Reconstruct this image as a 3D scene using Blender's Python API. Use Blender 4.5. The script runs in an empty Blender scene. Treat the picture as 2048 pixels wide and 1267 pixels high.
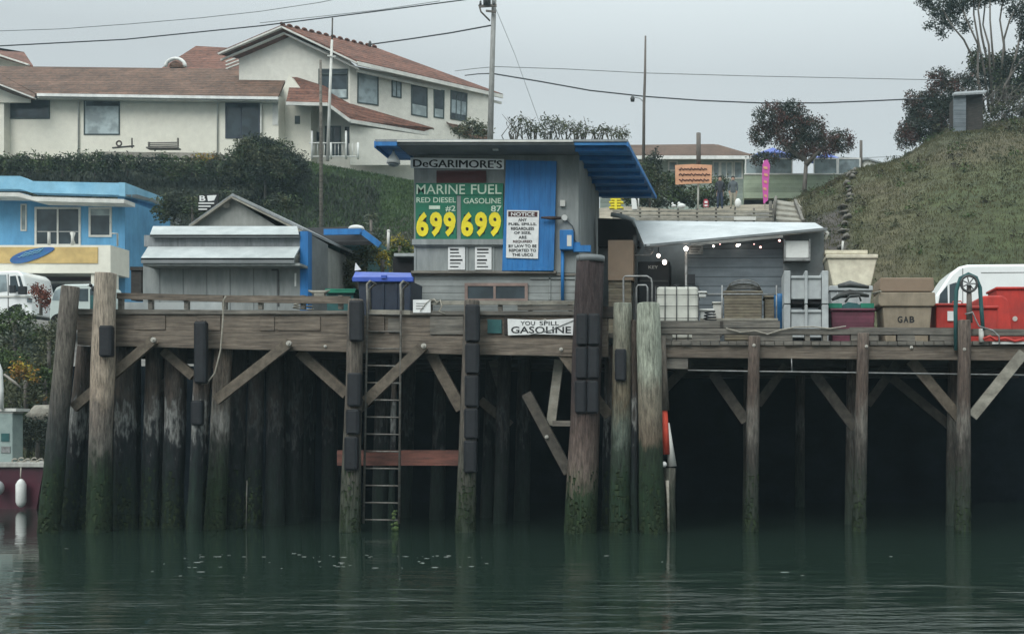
import bpy, bmesh, math, random
from mathutils import Vector, Matrix, noise
random.seed(7)
R = random.Random(11)
S = bpy.context.scene
COL = S.collection
# ---------------------------------------------------------------- camera
F, VX, HY, H = 2200.0, 1450.0, 850.0, 2.25      # focal length, principal point and horizon in photo pixels, eye height
cam_d = bpy.data.cameras.new('camera'); cam = bpy.data.objects.new('camera', cam_d); COL.objects.link(cam)
cam.location = (0, 0, H); cam.rotation_euler = (math.radians(90), 0, 0)
cam_d.sensor_width = 36; cam_d.lens = F / 2048 * 36
cam_d.shift_x = (1024 - VX) / 2048; cam_d.shift_y = (HY - 633.5) / 2048
cam_d.clip_start = 0.1; cam_d.clip_end = 3000
S.camera = cam
# ---------------------------------------------------------------- sky and sun
W = bpy.data.worlds.new("World"); S.world = W; W.use_nodes = True
nt = W.node_tree; nt.nodes.clear()
SUN_EL, SUN_AZ = math.radians(44), math.radians(200)
sky = nt.nodes.new('ShaderNodeTexSky'); sky.sky_type = 'NISHITA'; sky.sun_disc = False
sky.sun_elevation = SUN_EL; sky.sun_rotation = SUN_AZ
tc = nt.nodes.new('ShaderNodeTexCoord'); sp = nt.nodes.new('ShaderNodeSeparateXYZ')
rp = nt.nodes.new('ShaderNodeValToRGB')
cr = rp.color_ramp; cr.elements[0].position = 0.0; cr.elements[0].color = (.475, .52, .515, 1)
cr.elements[1].position = .75; cr.elements[1].color = (1.5, 1.66, 1.66, 1)
e = cr.elements.new(.3); e.color = (.485, .53, .54, 1)
no = nt.nodes.new('ShaderNodeTexNoise'); no.inputs['Scale'].default_value = 2.2; no.inputs['Detail'].default_value = 3
mp = nt.nodes.new('ShaderNodeMapping'); mp.inputs['Scale'].default_value = (1, 1, 2.5)
mr = nt.nodes.new('ShaderNodeMapRange'); mr.inputs[1].default_value = .3; mr.inputs[2].default_value = .7; mr.inputs[3].default_value = .95; mr.inputs[4].default_value = 1.04
mul = nt.nodes.new('ShaderNodeVectorMath'); mul.operation = 'SCALE'
mul2 = nt.nodes.new('ShaderNodeVectorMath'); mul2.operation = 'SCALE'; mul2.inputs['Scale'].default_value = .008
add = nt.nodes.new('ShaderNodeVectorMath'); add.operation = 'ADD'
bg = nt.nodes.new('ShaderNodeBackground'); bg.inputs['Strength'].default_value = 1.0
wo = nt.nodes.new('ShaderNodeOutputWorld'); L = nt.links.new
L(tc.outputs['Generated'], sp.inputs[0]); L(sp.outputs['Z'], rp.inputs[0]); L(tc.outputs['Generated'], mp.inputs[0]); L(mp.outputs[0], no.inputs['Vector'])
L(no.outputs[0], mr.inputs[0]); L(rp.outputs[0], mul.inputs[0]); L(mr.outputs[0], mul.inputs['Scale'])
L(sky.outputs[0], mul2.inputs[0]); L(mul.outputs[0], add.inputs[0]); L(mul2.outputs[0], add.inputs[1]); L(add.outputs[0], bg.inputs[0]); L(bg.outputs[0], wo.inputs[0])
sun_d = bpy.data.lights.new('sun', 'SUN'); sun_d.energy = 1.7; sun_d.angle = math.radians(35); sun_d.color = (1, .985, .94)
sun = bpy.data.objects.new('sun', sun_d); COL.objects.link(sun)
sun.rotation_euler = (math.radians(90) - SUN_EL, 0, math.radians(-22)); sun.location = (0, 0, 60)
S.view_settings.view_transform = 'Standard'; S.view_settings.look = 'None'; S.view_settings.gamma = 1
S.view_settings.exposure = 0.22
S.cycles.max_bounces = 5; S.cycles.diffuse_bounces = 3; S.cycles.glossy_bounces = 3
# ---------------------------------------------------------------- geometry helpers
CAM = Vector((0, 0, H))
def P(px, py, Y): return Vector(((px - VX) * Y / F, Y, H + (HY - py) * Y / F))
def PX(px, Y): return (px - VX) * Y / F
def PZ(py, Y): return H + (HY - py) * Y / F
class Plane:
    def __init__(s, a, b, c):
        s.o = a; s.n = (b - a).cross(c - a).normalized()
        if s.n.dot(CAM - a) < 0: s.n = -s.n
    def at(s, px, py, off=0):
        d = Vector(((px - VX) / F, 1, (HY - py) / F)); o = s.o + s.n * off
        return CAM + d * ((o - CAM).dot(s.n) / d.dot(s.n))
def front(Y): return Plane(Vector((0, Y, 0)), Vector((1, Y, 0)), Vector((0, Y, 1)))
def wallplane(pxa, Ya, pxb, Yb):
    a = P(pxa, 500, Ya); return Plane(a, P(pxb, 500, Yb), a + Vector((0, 0, 1)))
class MB:
    def __init__(s, nm=1): s.nm = nm; s.v = []; s.f = []; s.mi = []; s.sm = []; s.cur = 0
    def add(s, vs, fs, smooth=False):
        b = len(s.v); s.v += [Vector(v) for v in vs]
        for f in fs: s.f.append([b + i for i in f]); s.mi.append(s.cur); s.sm.append(smooth)
        return s
    def box(s, x0, x1, y0, y1, z0, z1):
        return s.add([(x0,y0,z0),(x1,y0,z0),(x1,y1,z0),(x0,y1,z0),(x0,y0,z1),(x1,y0,z1),(x1,y1,z1),(x0,y1,z1)],
                     [(0,3,2,1),(4,5,6,7),(0,1,5,4),(1,2,6,5),(2,3,7,6),(3,0,4,7)])
    def pbox(s, px0, px1, py0, py1, Y, d): return s.box(PX(px0,Y), PX(px1,Y), Y, Y+d, PZ(py1,Y), PZ(py0,Y))
    def prism(s, pts, d):
        n = len(pts); d = Vector(d)
        return s.add(list(pts) + [p + d for p in pts], [tuple(range(n)), tuple(range(2*n-1, n-1, -1))] + [(i, (i+1) % n, n+(i+1) % n, n+i) for i in range(n)])
    def ppoly(s, pts, Y, d): return s.prism([P(x, y, Y) for x, y in pts], (0, d, 0))
    def plate(s, pl, pts, off, th): return s.prism([pl.at(x, y, off) for x, y in pts], -pl.n * th)
    def beam(s, a, b, w, h, up=(0,0,1)):
        a, b = Vector(a), Vector(b); d = (b - a).normalized(); up = Vector(up)
        if abs(d.dot(up)) > .98: up = Vector((0,1,0))
        r = d.cross(up).normalized() * w / 2; u = r.cross(d).normalized() * h / 2
        return s.add([a-r-u,a+r-u,a+r+u,a-r+u,b-r-u,b+r-u,b+r+u,b-r+u], [(0,1,2,3),(7,6,5,4),(0,4,5,1),(1,5,6,2),(2,6,7,3),(3,7,4,0)])
    def tube(s, pts, r, n=8, wob=0, closed=False):
        pts = [Vector(p) for p in pts]; m = len(pts); rs = r if isinstance(r, (list, tuple)) else [r] * m
        vs = []; prev = None
        for i, p in enumerate(pts):
            if closed: d = pts[(i+1) % m] - pts[i-1]
            else: d = pts[min(i+1, m-1)] - pts[max(i-1, 0)]
            d.normalize()
            if prev is None: a = Vector((1,0,0)) if abs(d.x) < .9 else Vector((0,0,1))
            else: a = prev
            a = (a - d * a.dot(d)).normalized(); b = d.cross(a); prev = a
            for k in range(n):
                t = 2 * math.pi * k / n; q = rs[i] * (1 + (R.uniform(-wob, wob) if wob else 0))
                vs.append(p + a * math.cos(t) * q + b * math.sin(t) * q)
        fs = []
        for i in range(m if closed else m - 1):
            j = (i + 1) % m
            for k in range(n): fs.append((i*n+k, i*n+(k+1) % n, j*n+(k+1) % n, j*n+k))
        s.add(vs, fs, True)
        if not closed:
            b = len(s.v) - len(vs)
            for rng in (range(b+n-1, b-1, -1), range(b+(m-1)*n, b+m*n)): s.f.append(list(rng)); s.mi.append(s.cur); s.sm.append(False)
        return s
    def ball(s, c, r, nu=14, nv=9, wob=0):
        c = Vector(c); rx, ry, rz = r if isinstance(r, (list, tuple)) else (r, r, r); vs = [c + Vector((0,0,-rz))]
        for j in range(1, nv):
            ph = -math.pi/2 + math.pi*j/nv
            for i in range(nu):
                th = 2*math.pi*i/nu; w = 1 + R.uniform(-wob, wob)
                vs.append(c + Vector((rx*math.cos(ph)*math.cos(th)*w, ry*math.cos(ph)*math.sin(th)*w, rz*math.sin(ph)*w)))
        vs.append(c + Vector((0,0,rz))); fs = []
        for i in range(nu):
            k = (i+1) % nu; fs.append((0, 1+k, 1+i)); t = 1+(nv-2)*nu; fs.append((t+i, t+k, len(vs)-1))
            for j in range(nv-2): fs.append((1+j*nu+i, 1+j*nu+k, 1+(j+1)*nu+k, 1+(j+1)*nu+i))
        return s.add(vs, fs, True)
    def leaves(s, c, r, n, size, shell=.35, flat=1.0):
        """n leaf faces spread through the ellipsoid, gathered in small sprays"""
        c = Vector(c); k = max(1, n // 9)
        for _ in range(k):
            d = Vector((R.gauss(0,1), R.gauss(0,1), R.gauss(0,1))).normalized(); q = (shell + (1-shell) * R.random()) ** .6
            q *= .8 + .28 * noise.noise(d * 2.3 + c)
            cc = c + Vector((d.x*r[0], d.y*r[1], d.z*r[2])) * q
            if s.nm > 1: s.cur = max(0, min(s.nm-1, int((noise.noise(cc*1.1)*1.3+.42+R.uniform(-.22,.22))*s.nm)))
            for _ in range(9):
                p = cc + Vector((R.gauss(0,1), R.gauss(0,1), R.gauss(0,1)*flat)) * size * 1.5
                a = Vector((R.gauss(0,1), R.gauss(0,1), R.gauss(0,.8))).normalized(); b = a.cross(Vector((R.gauss(0,1), R.gauss(0,1), R.gauss(0,1)))).normalized()
                L_ = size * R.uniform(.6, 1.4); w = L_ * .45; i = len(s.v)
                s.v += [p - a*L_, p + b*w, p + a*L_, p - b*w]; s.f.append([i,i+1,i+2,i+3]); s.mi.append(s.cur); s.sm.append(False)
        return s
    def build(s, name, m, parent=None, fix=True, smooth=None, bevel=0, base=None):
        me = bpy.data.meshes.new(name); org = Vector((0,0,0)); o = bpy.data.objects.new(name, me)
        if parent is not None:
            o.parent = parent; q = parent
            while q is not None: org += q.location; q = q.parent
        else:
            if base is not None: org = Vector(base)
            else:
                xs = [v.x for v in s.v]; ys = [v.y for v in s.v]; zs = [v.z for v in s.v]
                org = Vector(((min(xs)+max(xs))/2, (min(ys)+max(ys))/2, min(zs)))
            o.location = org
        me.from_pydata([v - org for v in s.v], [], s.f)
        for mm in (m if isinstance(m, (list, tuple)) else [m]): me.materials.append(mm)
        me.polygons.foreach_set('material_index', s.mi); me.polygons.foreach_set('use_smooth', s.sm if smooth is None else [smooth]*len(s.f))
        if fix:
            bm = bmesh.new(); bm.from_mesh(me); bmesh.ops.recalc_face_normals(bm, faces=bm.faces); bm.to_mesh(me); bm.free()
        me.update(); COL.objects.link(o)
        if bevel:
            b = o.modifiers.new('bevel', 'BEVEL'); b.width = bevel; b.segments = 2; b.limit_method = 'ANGLE'
        return o
def tag(o, label=None, cat=None, group=None, kind=None):
    if label: o['label'] = label
    if cat: o['category'] = cat
    if group: o['group'] = group
    if kind: o['kind'] = kind
    return o
def thing(name, label, cat, loc, group=None):
    o = bpy.data.objects.new(name, None); COL.objects.link(o); o.location = Vector(loc); o.empty_display_size = .2
    return tag(o, label, cat, group)
def text(s, pl, x0, x1, y0, y1, m, parent, bold=0.0, off=.006, name='lettering', shear=0, skew=0):
    cu = bpy.data.curves.new('t', 'FONT'); cu.body = s; cu.extrude = 0; cu.offset = bold; cu.shear = shear; cu.resolution_u = 3
    o = bpy.data.objects.new('t', cu); COL.objects.link(o); dg = bpy.context.evaluated_depsgraph_get()
    me = bpy.data.meshes.new_from_object(o.evaluated_get(dg)); vs = [v.co.copy() for v in me.vertices]; fs = [list(p.vertices) for p in me.polygons]
    bpy.data.objects.remove(o); bpy.data.curves.remove(cu); bpy.data.meshes.remove(me)
    ax, bx = min(v.x for v in vs), max(v.x for v in vs); ay, by = min(v.y for v in vs), max(v.y for v in vs)
    b = MB(); b.add([pl.at(x0 + (v.x-ax)/(bx-ax)*(x1-x0), y1 - (v.y-ay)/(by-ay)*(y1-y0) + skew*(v.x-ax)/(bx-ax), off) for v in vs], fs)
    return b.build(name, m, parent, fix=False)
# ---------------------------------------------------------------- materials
def newmat(name):
    m = bpy.data.materials.new(name); m.use_nodes = True; n = m.node_tree
    return m, n, n.nodes['Principled BSDF'], n.nodes.new, n.links.new
def mat(name, c1, c2=None, s=(1,1,1), sc=3.0, rough=.75, bump=.25, dist=.02, metal=0, dirt=.25, detail=7, lines=None, spec=.35, streak=0):
    """noise between c1 and c2, a large slow dirt noise, optional board lines (axis, pitch, depth)"""
    m, n, bs, N, L = newmat(name); c2 = c2 or tuple(x*.72 for x in c1)
    t = N('ShaderNodeTexCoord'); mp = N('ShaderNodeMapping'); mp.inputs['Scale'].default_value = s; L(t.outputs['Object'], mp.inputs[0])
    a = N('ShaderNodeTexNoise'); a.inputs['Scale'].default_value = sc; a.inputs['Detail'].default_value = detail; a.inputs['Roughness'].default_value = .65; L(mp.outputs[0], a.inputs['Vector'])
    r = N('ShaderNodeValToRGB'); r.color_ramp.elements[0].position = .36; r.color_ramp.elements[1].position = .66
    r.color_ramp.elements[0].color = (*c1, 1); r.color_ramp.elements[1].color = (*c2, 1); L(a.outputs[0], r.inputs[0])
    d = N('ShaderNodeTexNoise'); d.inputs['Scale'].default_value = .9; d.inputs['Detail'].default_value = 5; d.inputs['Roughness'].default_value = .7
    mp2 = N('ShaderNodeMapping'); mp2.inputs['Scale'].default_value = (3, 3, .6) if streak else (1, 1, 1); L(t.outputs['Object'], mp2.inputs[0]); L(mp2.outputs[0], d.inputs['Vector'])
    mr = N('ShaderNodeMapRange'); mr.inputs[1].default_value = .3; mr.inputs[2].default_value = .7; mr.inputs[3].default_value = 1 - dirt; mr.inputs[4].default_value = 1 + dirt*.5; L(d.outputs[0], mr.inputs[0])
    v = N('ShaderNodeVectorMath'); v.operation = 'SCALE'; L(r.outputs[0], v.inputs[0]); L(mr.outputs[0], v.inputs['Scale'])
    col = v.outputs[0]; hgt = a.outputs[0]
    if lines:
        ax, pitch, dep = lines; x = N('ShaderNodeSeparateXYZ'); L(t.outputs['Object'], x.inputs[0])
        q = N('ShaderNodeMath'); q.operation = 'DIVIDE'; L(x.outputs[ax], q.inputs[0]); q.inputs[1].default_value = pitch
        fr = N('ShaderNodeMath'); fr.operation = 'FRACT'; L(q.outputs[0], fr.inputs[0])
        k = N('ShaderNodeMapRange'); k.inputs[1].default_value = .0; k.inputs[2].default_value = .12; k.inputs[3].default_value = 0; k.inputs[4].default_value = 1; L(fr.outputs[0], k.inputs[0])
        fl = N('ShaderNodeMath'); fl.operation = 'FLOOR'; L(q.outputs[0], fl.inputs[0]); wn = N('ShaderNodeTexWhiteNoise'); wn.noise_dimensions = '1D'; L(fl.outputs[0], wn.inputs['W'])
        k2 = N('ShaderNodeMapRange'); k2.inputs[3].default_value = .82; k2.inputs[4].default_value = 1.12; L(wn.outputs['Value'], k2.inputs[0])
        k3 = N('ShaderNodeMapRange'); k3.inputs[3].default_value = 1-dep; k3.inputs[4].default_value = 1; L(k.outputs[0], k3.inputs[0])
        mm = N('ShaderNodeMath'); mm.operation = 'MULTIPLY'; L(k2.outputs[0], mm.inputs[0]); L(k3.outputs[0], mm.inputs[1])
        v2 = N('ShaderNodeVectorMath'); v2.operation = 'SCALE'; L(col, v2.inputs[0]); L(mm.outputs[0], v2.inputs['Scale']); col = v2.outputs[0]
        h = N('ShaderNodeMath'); h.operation = 'MULTIPLY_ADD'; L(k.outputs[0], h.inputs[0]); h.inputs[1].default_value = 1.5; L(a.outputs[0], h.inputs[2]); hgt = h.outputs[0]
    L(col, bs.inputs['Base Color']); bs.inputs['Roughness'].default_value = rough; bs.inputs['Metallic'].default_value = metal
    bs.inputs['Specular IOR Level'].default_value = spec
    if bump:
        b = N('ShaderNodeBump'); b.inputs['Strength'].default_value = bump; b.inputs['Distance'].default_value = dist; L(hgt, b.inputs['Height']); L(b.outputs[0], bs.inputs['Normal'])
    return m
def pilemat(name, stops, sc=6.5, wob=.35, rough=.85):
    """colour by height above the water (tide bands, weed, bleached wood), broken by noise stretched along the grain"""
    m, n, bs, N, L = newmat(name)
    g = N('ShaderNodeNewGeometry'); x = N('ShaderNodeSeparateXYZ'); L(g.outputs['Position'], x.inputs[0])
    a = N('ShaderNodeTexNoise'); a.inputs['Scale'].default_value = 1.3; a.inputs['Detail'].default_value = 6; mpa = N('ShaderNodeMapping'); mpa.inputs['Scale'].default_value = (7, 7, 2.2); L(g.outputs['Position'], mpa.inputs[0]); L(mpa.outputs[0], a.inputs['Vector'])
    ma = N('ShaderNodeMapRange'); ma.inputs[1].default_value = .3; ma.inputs[2].default_value = .7; ma.inputs[3].default_value = -wob; ma.inputs[4].default_value = wob; L(a.outputs[0], ma.inputs[0])
    z = N('ShaderNodeMath'); z.operation = 'ADD'; L(x.outputs[2], z.inputs[0]); L(ma.outputs[0], z.inputs[1])
    q = N('ShaderNodeMath'); q.operation = 'DIVIDE'; L(z.outputs[0], q.inputs[0]); q.inputs[1].default_value = 7
    r = N('ShaderNodeValToRGB'); cr = r.color_ramp
    for i, (zz, c) in enumerate(stops):
        e = cr.elements[i] if i < 2 else cr.elements.new(zz/7)
        e.position = zz/7; e.color = (*c, 1)
    L(q.outputs[0], r.inputs[0])
    b2 = N('ShaderNodeTexNoise'); b2.inputs['Scale'].default_value = sc; b2.inputs['Detail'].default_value = 8; b2.inputs['Roughness'].default_value = .75; mpb = N('ShaderNodeMapping'); mpb.inputs['Scale'].default_value = (4, 4, .5); L(g.outputs['Position'], mpb.inputs[0]); L(mpb.outputs[0], b2.inputs['Vector'])
    mb = N('ShaderNodeMapRange'); mb.inputs[1].default_value = .32; mb.inputs[2].default_value = .68; mb.inputs[3].default_value = .22; mb.inputs[4].default_value = 1.7; L(b2.outputs[0], mb.inputs[0])
    v = N('ShaderNodeVectorMath'); v.operation = 'SCALE'; L(r.outputs[0], v.inputs[0]); L(mb.outputs[0], v.inputs['Scale']); L(v.outputs[0], bs.inputs['Base Color'])
    bs.inputs['Roughness'].default_value = rough; bs.inputs['Specular IOR Level'].default_value = .3
    bu = N('ShaderNodeBump'); bu.inputs['Strength'].default_value = .6; bu.inputs['Distance'].default_value = .04; L(b2.outputs[0], bu.inputs['Height']); L(bu.outputs[0], bs.inputs['Normal'])
    return m
def leafmat(name, c1, c2, c3=None, sc=1.2, var=.4):
    m, n, bs, N, L = newmat(name); g = N('ShaderNodeNewGeometry')
    a = N('ShaderNodeTexNoise'); a.inputs['Scale'].default_value = sc; a.inputs['Detail'].default_value = 9; a.inputs['Roughness'].default_value = .8; L(g.outputs['Position'], a.inputs['Vector'])
    r = N('ShaderNodeValToRGB'); r.color_ramp.elements[0].position = .35; r.color_ramp.elements[1].position = .65; r.color_ramp.elements[0].color = (*c1, 1); r.color_ramp.elements[1].color = (*c2, 1)
    if c3: e = r.color_ramp.elements.new(.72); e.color = (*c3, 1)
    L(a.outputs[0], r.inputs[0])
    w = N('ShaderNodeMapRange'); w.inputs[3].default_value = 1-var; w.inputs[4].default_value = 1+var; L(g.outputs['Random Per Island'], w.inputs[0])
    v = N('ShaderNodeVectorMath'); v.operation = 'SCALE'; L(r.outputs[0], v.inputs[0]); L(w.outputs[0], v.inputs['Scale'])
    L(v.outputs[0], bs.inputs['Base Color']); bs.inputs['Roughness'].default_value = .8; bs.inputs['Specular IOR Level'].default_value = .2
    return m
def glassmat(name, c, rough=.08):
    m, n, bs, N, L = newmat(name); g = N('ShaderNodeTexCoord'); a = N('ShaderNodeTexNoise'); a.inputs['Scale'].default_value = 1.6; L(g.outputs['Object'], a.inputs['Vector'])
    r = N('ShaderNodeValToRGB'); r.color_ramp.elements[0].position = .4; r.color_ramp.elements[1].position = .6; r.color_ramp.elements[0].color = (*c, 1); r.color_ramp.elements[1].color = (*[x*.55 for x in c], 1); L(a.outputs[0], r.inputs[0])
    L(r.outputs[0], bs.inputs['Base Color']); bs.inputs['Roughness'].default_value = rough; bs.inputs['IOR'].default_value = 1.5; return m
def glow(name, c, s):
    m, n, bs, N, L = newmat(name); bs.inputs['Base Color'].default_value = (*c, 1); bs.inputs['Emission Color'].default_value = (*c, 1); bs.inputs['Emission Strength'].default_value = s; return m
M = {}
M['timber'] = mat('timber', (.20,.165,.13), (.075,.06,.048), s=(.6,6,9), sc=2.5, bump=.6, dist=.03, dirt=.5, streak=0)
M['timber_grey'] = mat('timber_grey', (.19,.175,.15), (.075,.07,.062), s=(.6,6,9), sc=2.5, bump=.6, dist=.03, dirt=.45)
M['timber_pale'] = mat('timber_pale', (.30,.285,.24), (.16,.15,.125), s=(2,6,3), sc=2, bump=.4, dirt=.35)
M['brace'] = mat('brace', (.15,.125,.095), (.07,.056,.043), s=(3,3,3), sc=2.5, bump=.5, dirt=.4)
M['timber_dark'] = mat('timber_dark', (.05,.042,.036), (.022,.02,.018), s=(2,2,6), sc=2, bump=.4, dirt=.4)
M['redwood'] = mat('redwood', (.19,.075,.055), (.09,.04,.032), s=(.8,6,6), sc=2.5, bump=.4, dirt=.4)
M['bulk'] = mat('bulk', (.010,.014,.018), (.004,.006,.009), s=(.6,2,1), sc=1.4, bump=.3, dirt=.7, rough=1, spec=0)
M['tarp'] = mat('tarp', (.50,.53,.545), (.40,.43,.445), s=(.6,1,2), sc=2, rough=.85, bump=.5, dist=.03, dirt=.15, spec=.1)
M['rubber'] = mat('rubber', (.013,.015,.019), (.006,.007,.010), sc=8, rough=.55, bump=.2, dirt=.3)
M['rust'] = mat('rust', (.075,.045,.04), (.035,.025,.025), s=(3,3,1), sc=3, rough=.8, bump=.3)
M['steel'] = mat('steel', (.32,.33,.33), (.16,.16,.155), sc=9, rough=.5, metal=.4, bump=.1)
M['steel_dark'] = mat('steel_dark', (.09,.095,.095), (.05,.05,.05), sc=9, rough=.55, metal=.3, bump=.1)
M['bolt'] = mat('bolt', (.5,.49,.45), (.3,.28,.24), sc=20, rough=.6, bump=.1)
M['shed'] = mat('shed', (.27,.29,.285), (.205,.225,.225), s=(3,3,.8), sc=2, rough=.8, bump=.2, dirt=.25, streak=1)
M['siding'] = mat('siding', (.26,.28,.275), (.19,.205,.20), s=(.5,3,5), sc=2, rough=.8, bump=.3, dirt=.3, lines=(2,.16,.55))
M['hutside'] = mat('hutside', (.15,.175,.195), (.105,.125,.14), s=(.5,3,5), sc=2, rough=.7, bump=.3, dirt=.3, lines=(2,.235,.75))
M['bluepaint'] = mat('bluepaint', (.018,.17,.44), (.012,.125,.35), s=(4,4,.6), sc=2, rough=.55, bump=.15, dirt=.25, streak=1)
M['blueeave'] = mat('blueeave', (.03,.22,.52), (.015,.12,.32), s=(1,2,6), sc=2, rough=.5, bump=.4, lines=(1,.22,.5))
M['white'] = mat('white', (.72,.73,.71), (.58,.59,.57), sc=3, rough=.6, bump=.1, dirt=.2)
M['paper'] = mat('paper', (.74,.75,.74), (.62,.63,.63), sc=6, rough=.8, bump=0, dirt=.12)
M['trim'] = mat('trim', (.62,.62,.58), (.5,.5,.47), sc=3, rough=.7, bump=.1, dirt=.2)
M['ink'] = mat('ink', (.015,.017,.02), (.01,.01,.012), bump=0, rough=.7)
M['maroon'] = mat('maroon', (.08,.025,.025), (.055,.02,.02), sc=3, bump=.1)
M['green'] = mat('green', (.005,.17,.095), (.004,.12,.065), sc=3, rough=.5, bump=0, dirt=.2)
M['yellow'] = mat('yellow', (.80,.68,.02), (.68,.56,.015), sc=6, rough=.5, bump=0, dirt=.15)
M['cream'] = mat('cream', (.70,.68,.59), (.63,.61,.53), sc=2.5, rough=.9, bump=.4, dirt=.07, detail=12)
M['stucco'] = mat('stucco', (.64,.63,.57), (.56,.55,.50), sc=3, rough=.95, bump=.6, dist=.03, dirt=.08, detail=12)
M['tile'] = mat('tile', (.235,.10,.068), (.10,.055,.043), s=(1,1,2), sc=4.5, rough=.85, bump=.8, dist=.08, dirt=.5, lines=(2,.235,.72))
M['tile_brown'] = mat('tile_brown', (.19,.105,.072), (.08,.055,.042), s=(1,1,2), sc=4.5, rough=.85, bump=.8, dist=.08, dirt=.5, lines=(2,.21,.72))
M['shingle'] = mat('shingle', (.14,.09,.065), (.085,.058,.045), s=(2,2,3), sc=3, rough=.9, bump=.4, lines=(2,.14,.4))
M['skyblue'] = mat('skyblue', (.12,.34,.56), (.09,.27,.47), sc=1, rough=.8, bump=.15, dirt=.2, streak=1)
M['skyroof'] = mat('skyroof', (.24,.47,.62), (.16,.37,.53), sc=1, rough=.7, bump=.15, dirt=.2)
M['roofwhite'] = mat('roofwhite', (.42,.45,.45), (.35,.38,.385), sc=4, rough=.95, bump=.15, dirt=.2, spec=.05)
M['roofgrey'] = mat('roofgrey', (.27,.29,.30), (.17,.185,.195), s=(6,1,1), sc=2, rough=.7, bump=.3, dirt=.3)
M['fascia'] = mat('fascia', (.19,.205,.21), (.14,.155,.16), sc=2, rough=.7)
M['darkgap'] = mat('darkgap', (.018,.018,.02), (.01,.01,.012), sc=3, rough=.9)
M['glass'] = glassmat('glass', (.035,.05,.06)); M['glass_lit'] = glassmat('glass_lit', (.26,.32,.34), .2); M['curtain'] = glassmat('curtain', (.36,.43,.44), .35)
M['frame'] = mat('frame', (.05,.07,.07), (.035,.05,.05), bump=0); M['pinkframe'] = mat('pinkframe', (.26,.19,.165), (.18,.13,.115), sc=5)
M['greenhouse'] = mat('greenhouse', (.30,.35,.31), (.24,.29,.26), sc=1, s=(.4,1,4), lines=(2,.22,.3)); M['greenwall'] = mat('greenwall', (.34,.40,.30), (.28,.34,.25), sc=1, lines=(2,.25,.3))
M['cardboard'] = mat('cardboard', (.27,.20,.135), (.20,.15,.10), s=(1,1,4), sc=2, bump=.2, lines=(2,.13,.4))
M['mesh_crate'] = mat('mesh_crate', (.21,.185,.13), (.12,.10,.075), s=(1,1,3), sc=3, bump=.6, lines=(2,.07,.6))
M['bin_tan'] = mat('bin_tan', (.27,.225,.165), (.20,.165,.12), sc=3, rough=.7, bump=.12, dirt=.3, streak=1)
M['bin_tan2'] = mat('bin_tan2', (.235,.17,.12), (.20,.145,.10), sc=2, rough=.6, bump=.05, dirt=.14)
M['bin_white'] = mat('bin_white', (.42,.45,.45), (.31,.33,.34), sc=3, rough=.6, bump=.15, dirt=.25)
M['bin_cream'] = mat('bin_cream', (.62,.58,.46), (.46,.42,.33), sc=5, rough=.7, bump=.4, dirt=.2)
M['bin_maroon'] = mat('bin_maroon', (.14,.035,.06), (.09,.025,.04), sc=3, rough=.5, lines=(2,.085,.4))
M['bin_red'] = mat('bin_red', (.47,.035,.024), (.34,.035,.028), sc=2.5, rough=.6, bump=.12, dirt=.35, streak=1)
M['bin_green'] = mat('bin_green', (.02,.22,.14), (.015,.16,.10), sc=4)
M['navy'] = mat('navy', (.018,.028,.05), (.012,.018,.035), sc=4, rough=.5); M['lidblue'] = mat('lidblue', (.05,.11,.50), (.035,.08,.38), sc=4, rough=.45)
M['drumblue'] = mat('drumblue', (.02,.14,.33), (.015,.10,.25), sc=4, rough=.45)
M['teal'] = mat('teal', (.03,.11,.11), (.02,.075,.08), sc=4)
M['poly'] = mat('poly', (.60,.61,.55), (.50,.51,.46), sc=2, rough=.5, bump=.05, dirt=.2)
M['carwhite'] = mat('carwhite', (.78,.80,.80), (.74,.76,.76), sc=1, rough=.25, bump=0, dirt=.06, spec=.5)
M['carpale'] = mat('carpale', (.46,.52,.50), (.42,.48,.46), sc=1, rough=.3, bump=0, dirt=.08, spec=.5)
M['tyre'] = mat('tyre', (.02,.02,.02), (.012,.012,.012), sc=10, rough=.9)
M['hull'] = mat('hull', (.075,.018,.03), (.05,.013,.022), sc=2, rough=.4, bump=.05, dirt=.3)
M['dockboard'] = mat('dockboard', (.42,.42,.39), (.28,.28,.26), s=(3,1,1), sc=3, bump=.3)
M['pedestal'] = mat('pedestal', (.30,.37,.35), (.22,.28,.27), sc=3, rough=.5, dirt=.2)
M['rope'] = mat('rope', (.36,.34,.29), (.24,.22,.18), sc=20, bump=.3)
M['orange'] = mat('orange', (.62,.33,.20), (.52,.27,.16), sc=3, bump=.05, dirt=.12); M['pink'] = mat('pink', (.55,.07,.33), (.42,.09,.32), s=(1,1,1), sc=1.2, bump=0, dirt=.1)
M['redsign'] = mat('redsign', (.42,.04,.06), (.30,.03,.05), sc=3); M['redband'] = mat('redband', (.55,.06,.03), (.42,.05,.03), sc=5, dirt=.3)
M['wire'] = mat('wire', (.05,.055,.06), (.04,.045,.05), bump=0); M['wirepale'] = mat('wirepale', (.28,.3,.31), (.24,.26,.27), bump=0)
M['polewood'] = mat('polewood', (.15,.13,.115), (.09,.08,.07), s=(4,4,.5), sc=3); M['polegrey'] = mat('polegrey', (.30,.30,.29), (.20,.20,.19), s=(4,4,.7), sc=3)
M['bark'] = mat('bark', (.15,.135,.12), (.08,.07,.06), s=(3,3,.6), sc=3, bump=.4); M['barkpale'] = mat('barkpale', (.27,.25,.22), (.14,.125,.11), s=(3,3,.6), sc=3, bump=.4)
M['leaf_dark'] = leafmat('leaf_dark', (.028,.045,.022), (.07,.095,.045)); M['leaf_mid'] = leafmat('leaf_mid', (.03,.055,.02), (.07,.10,.035))
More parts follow.
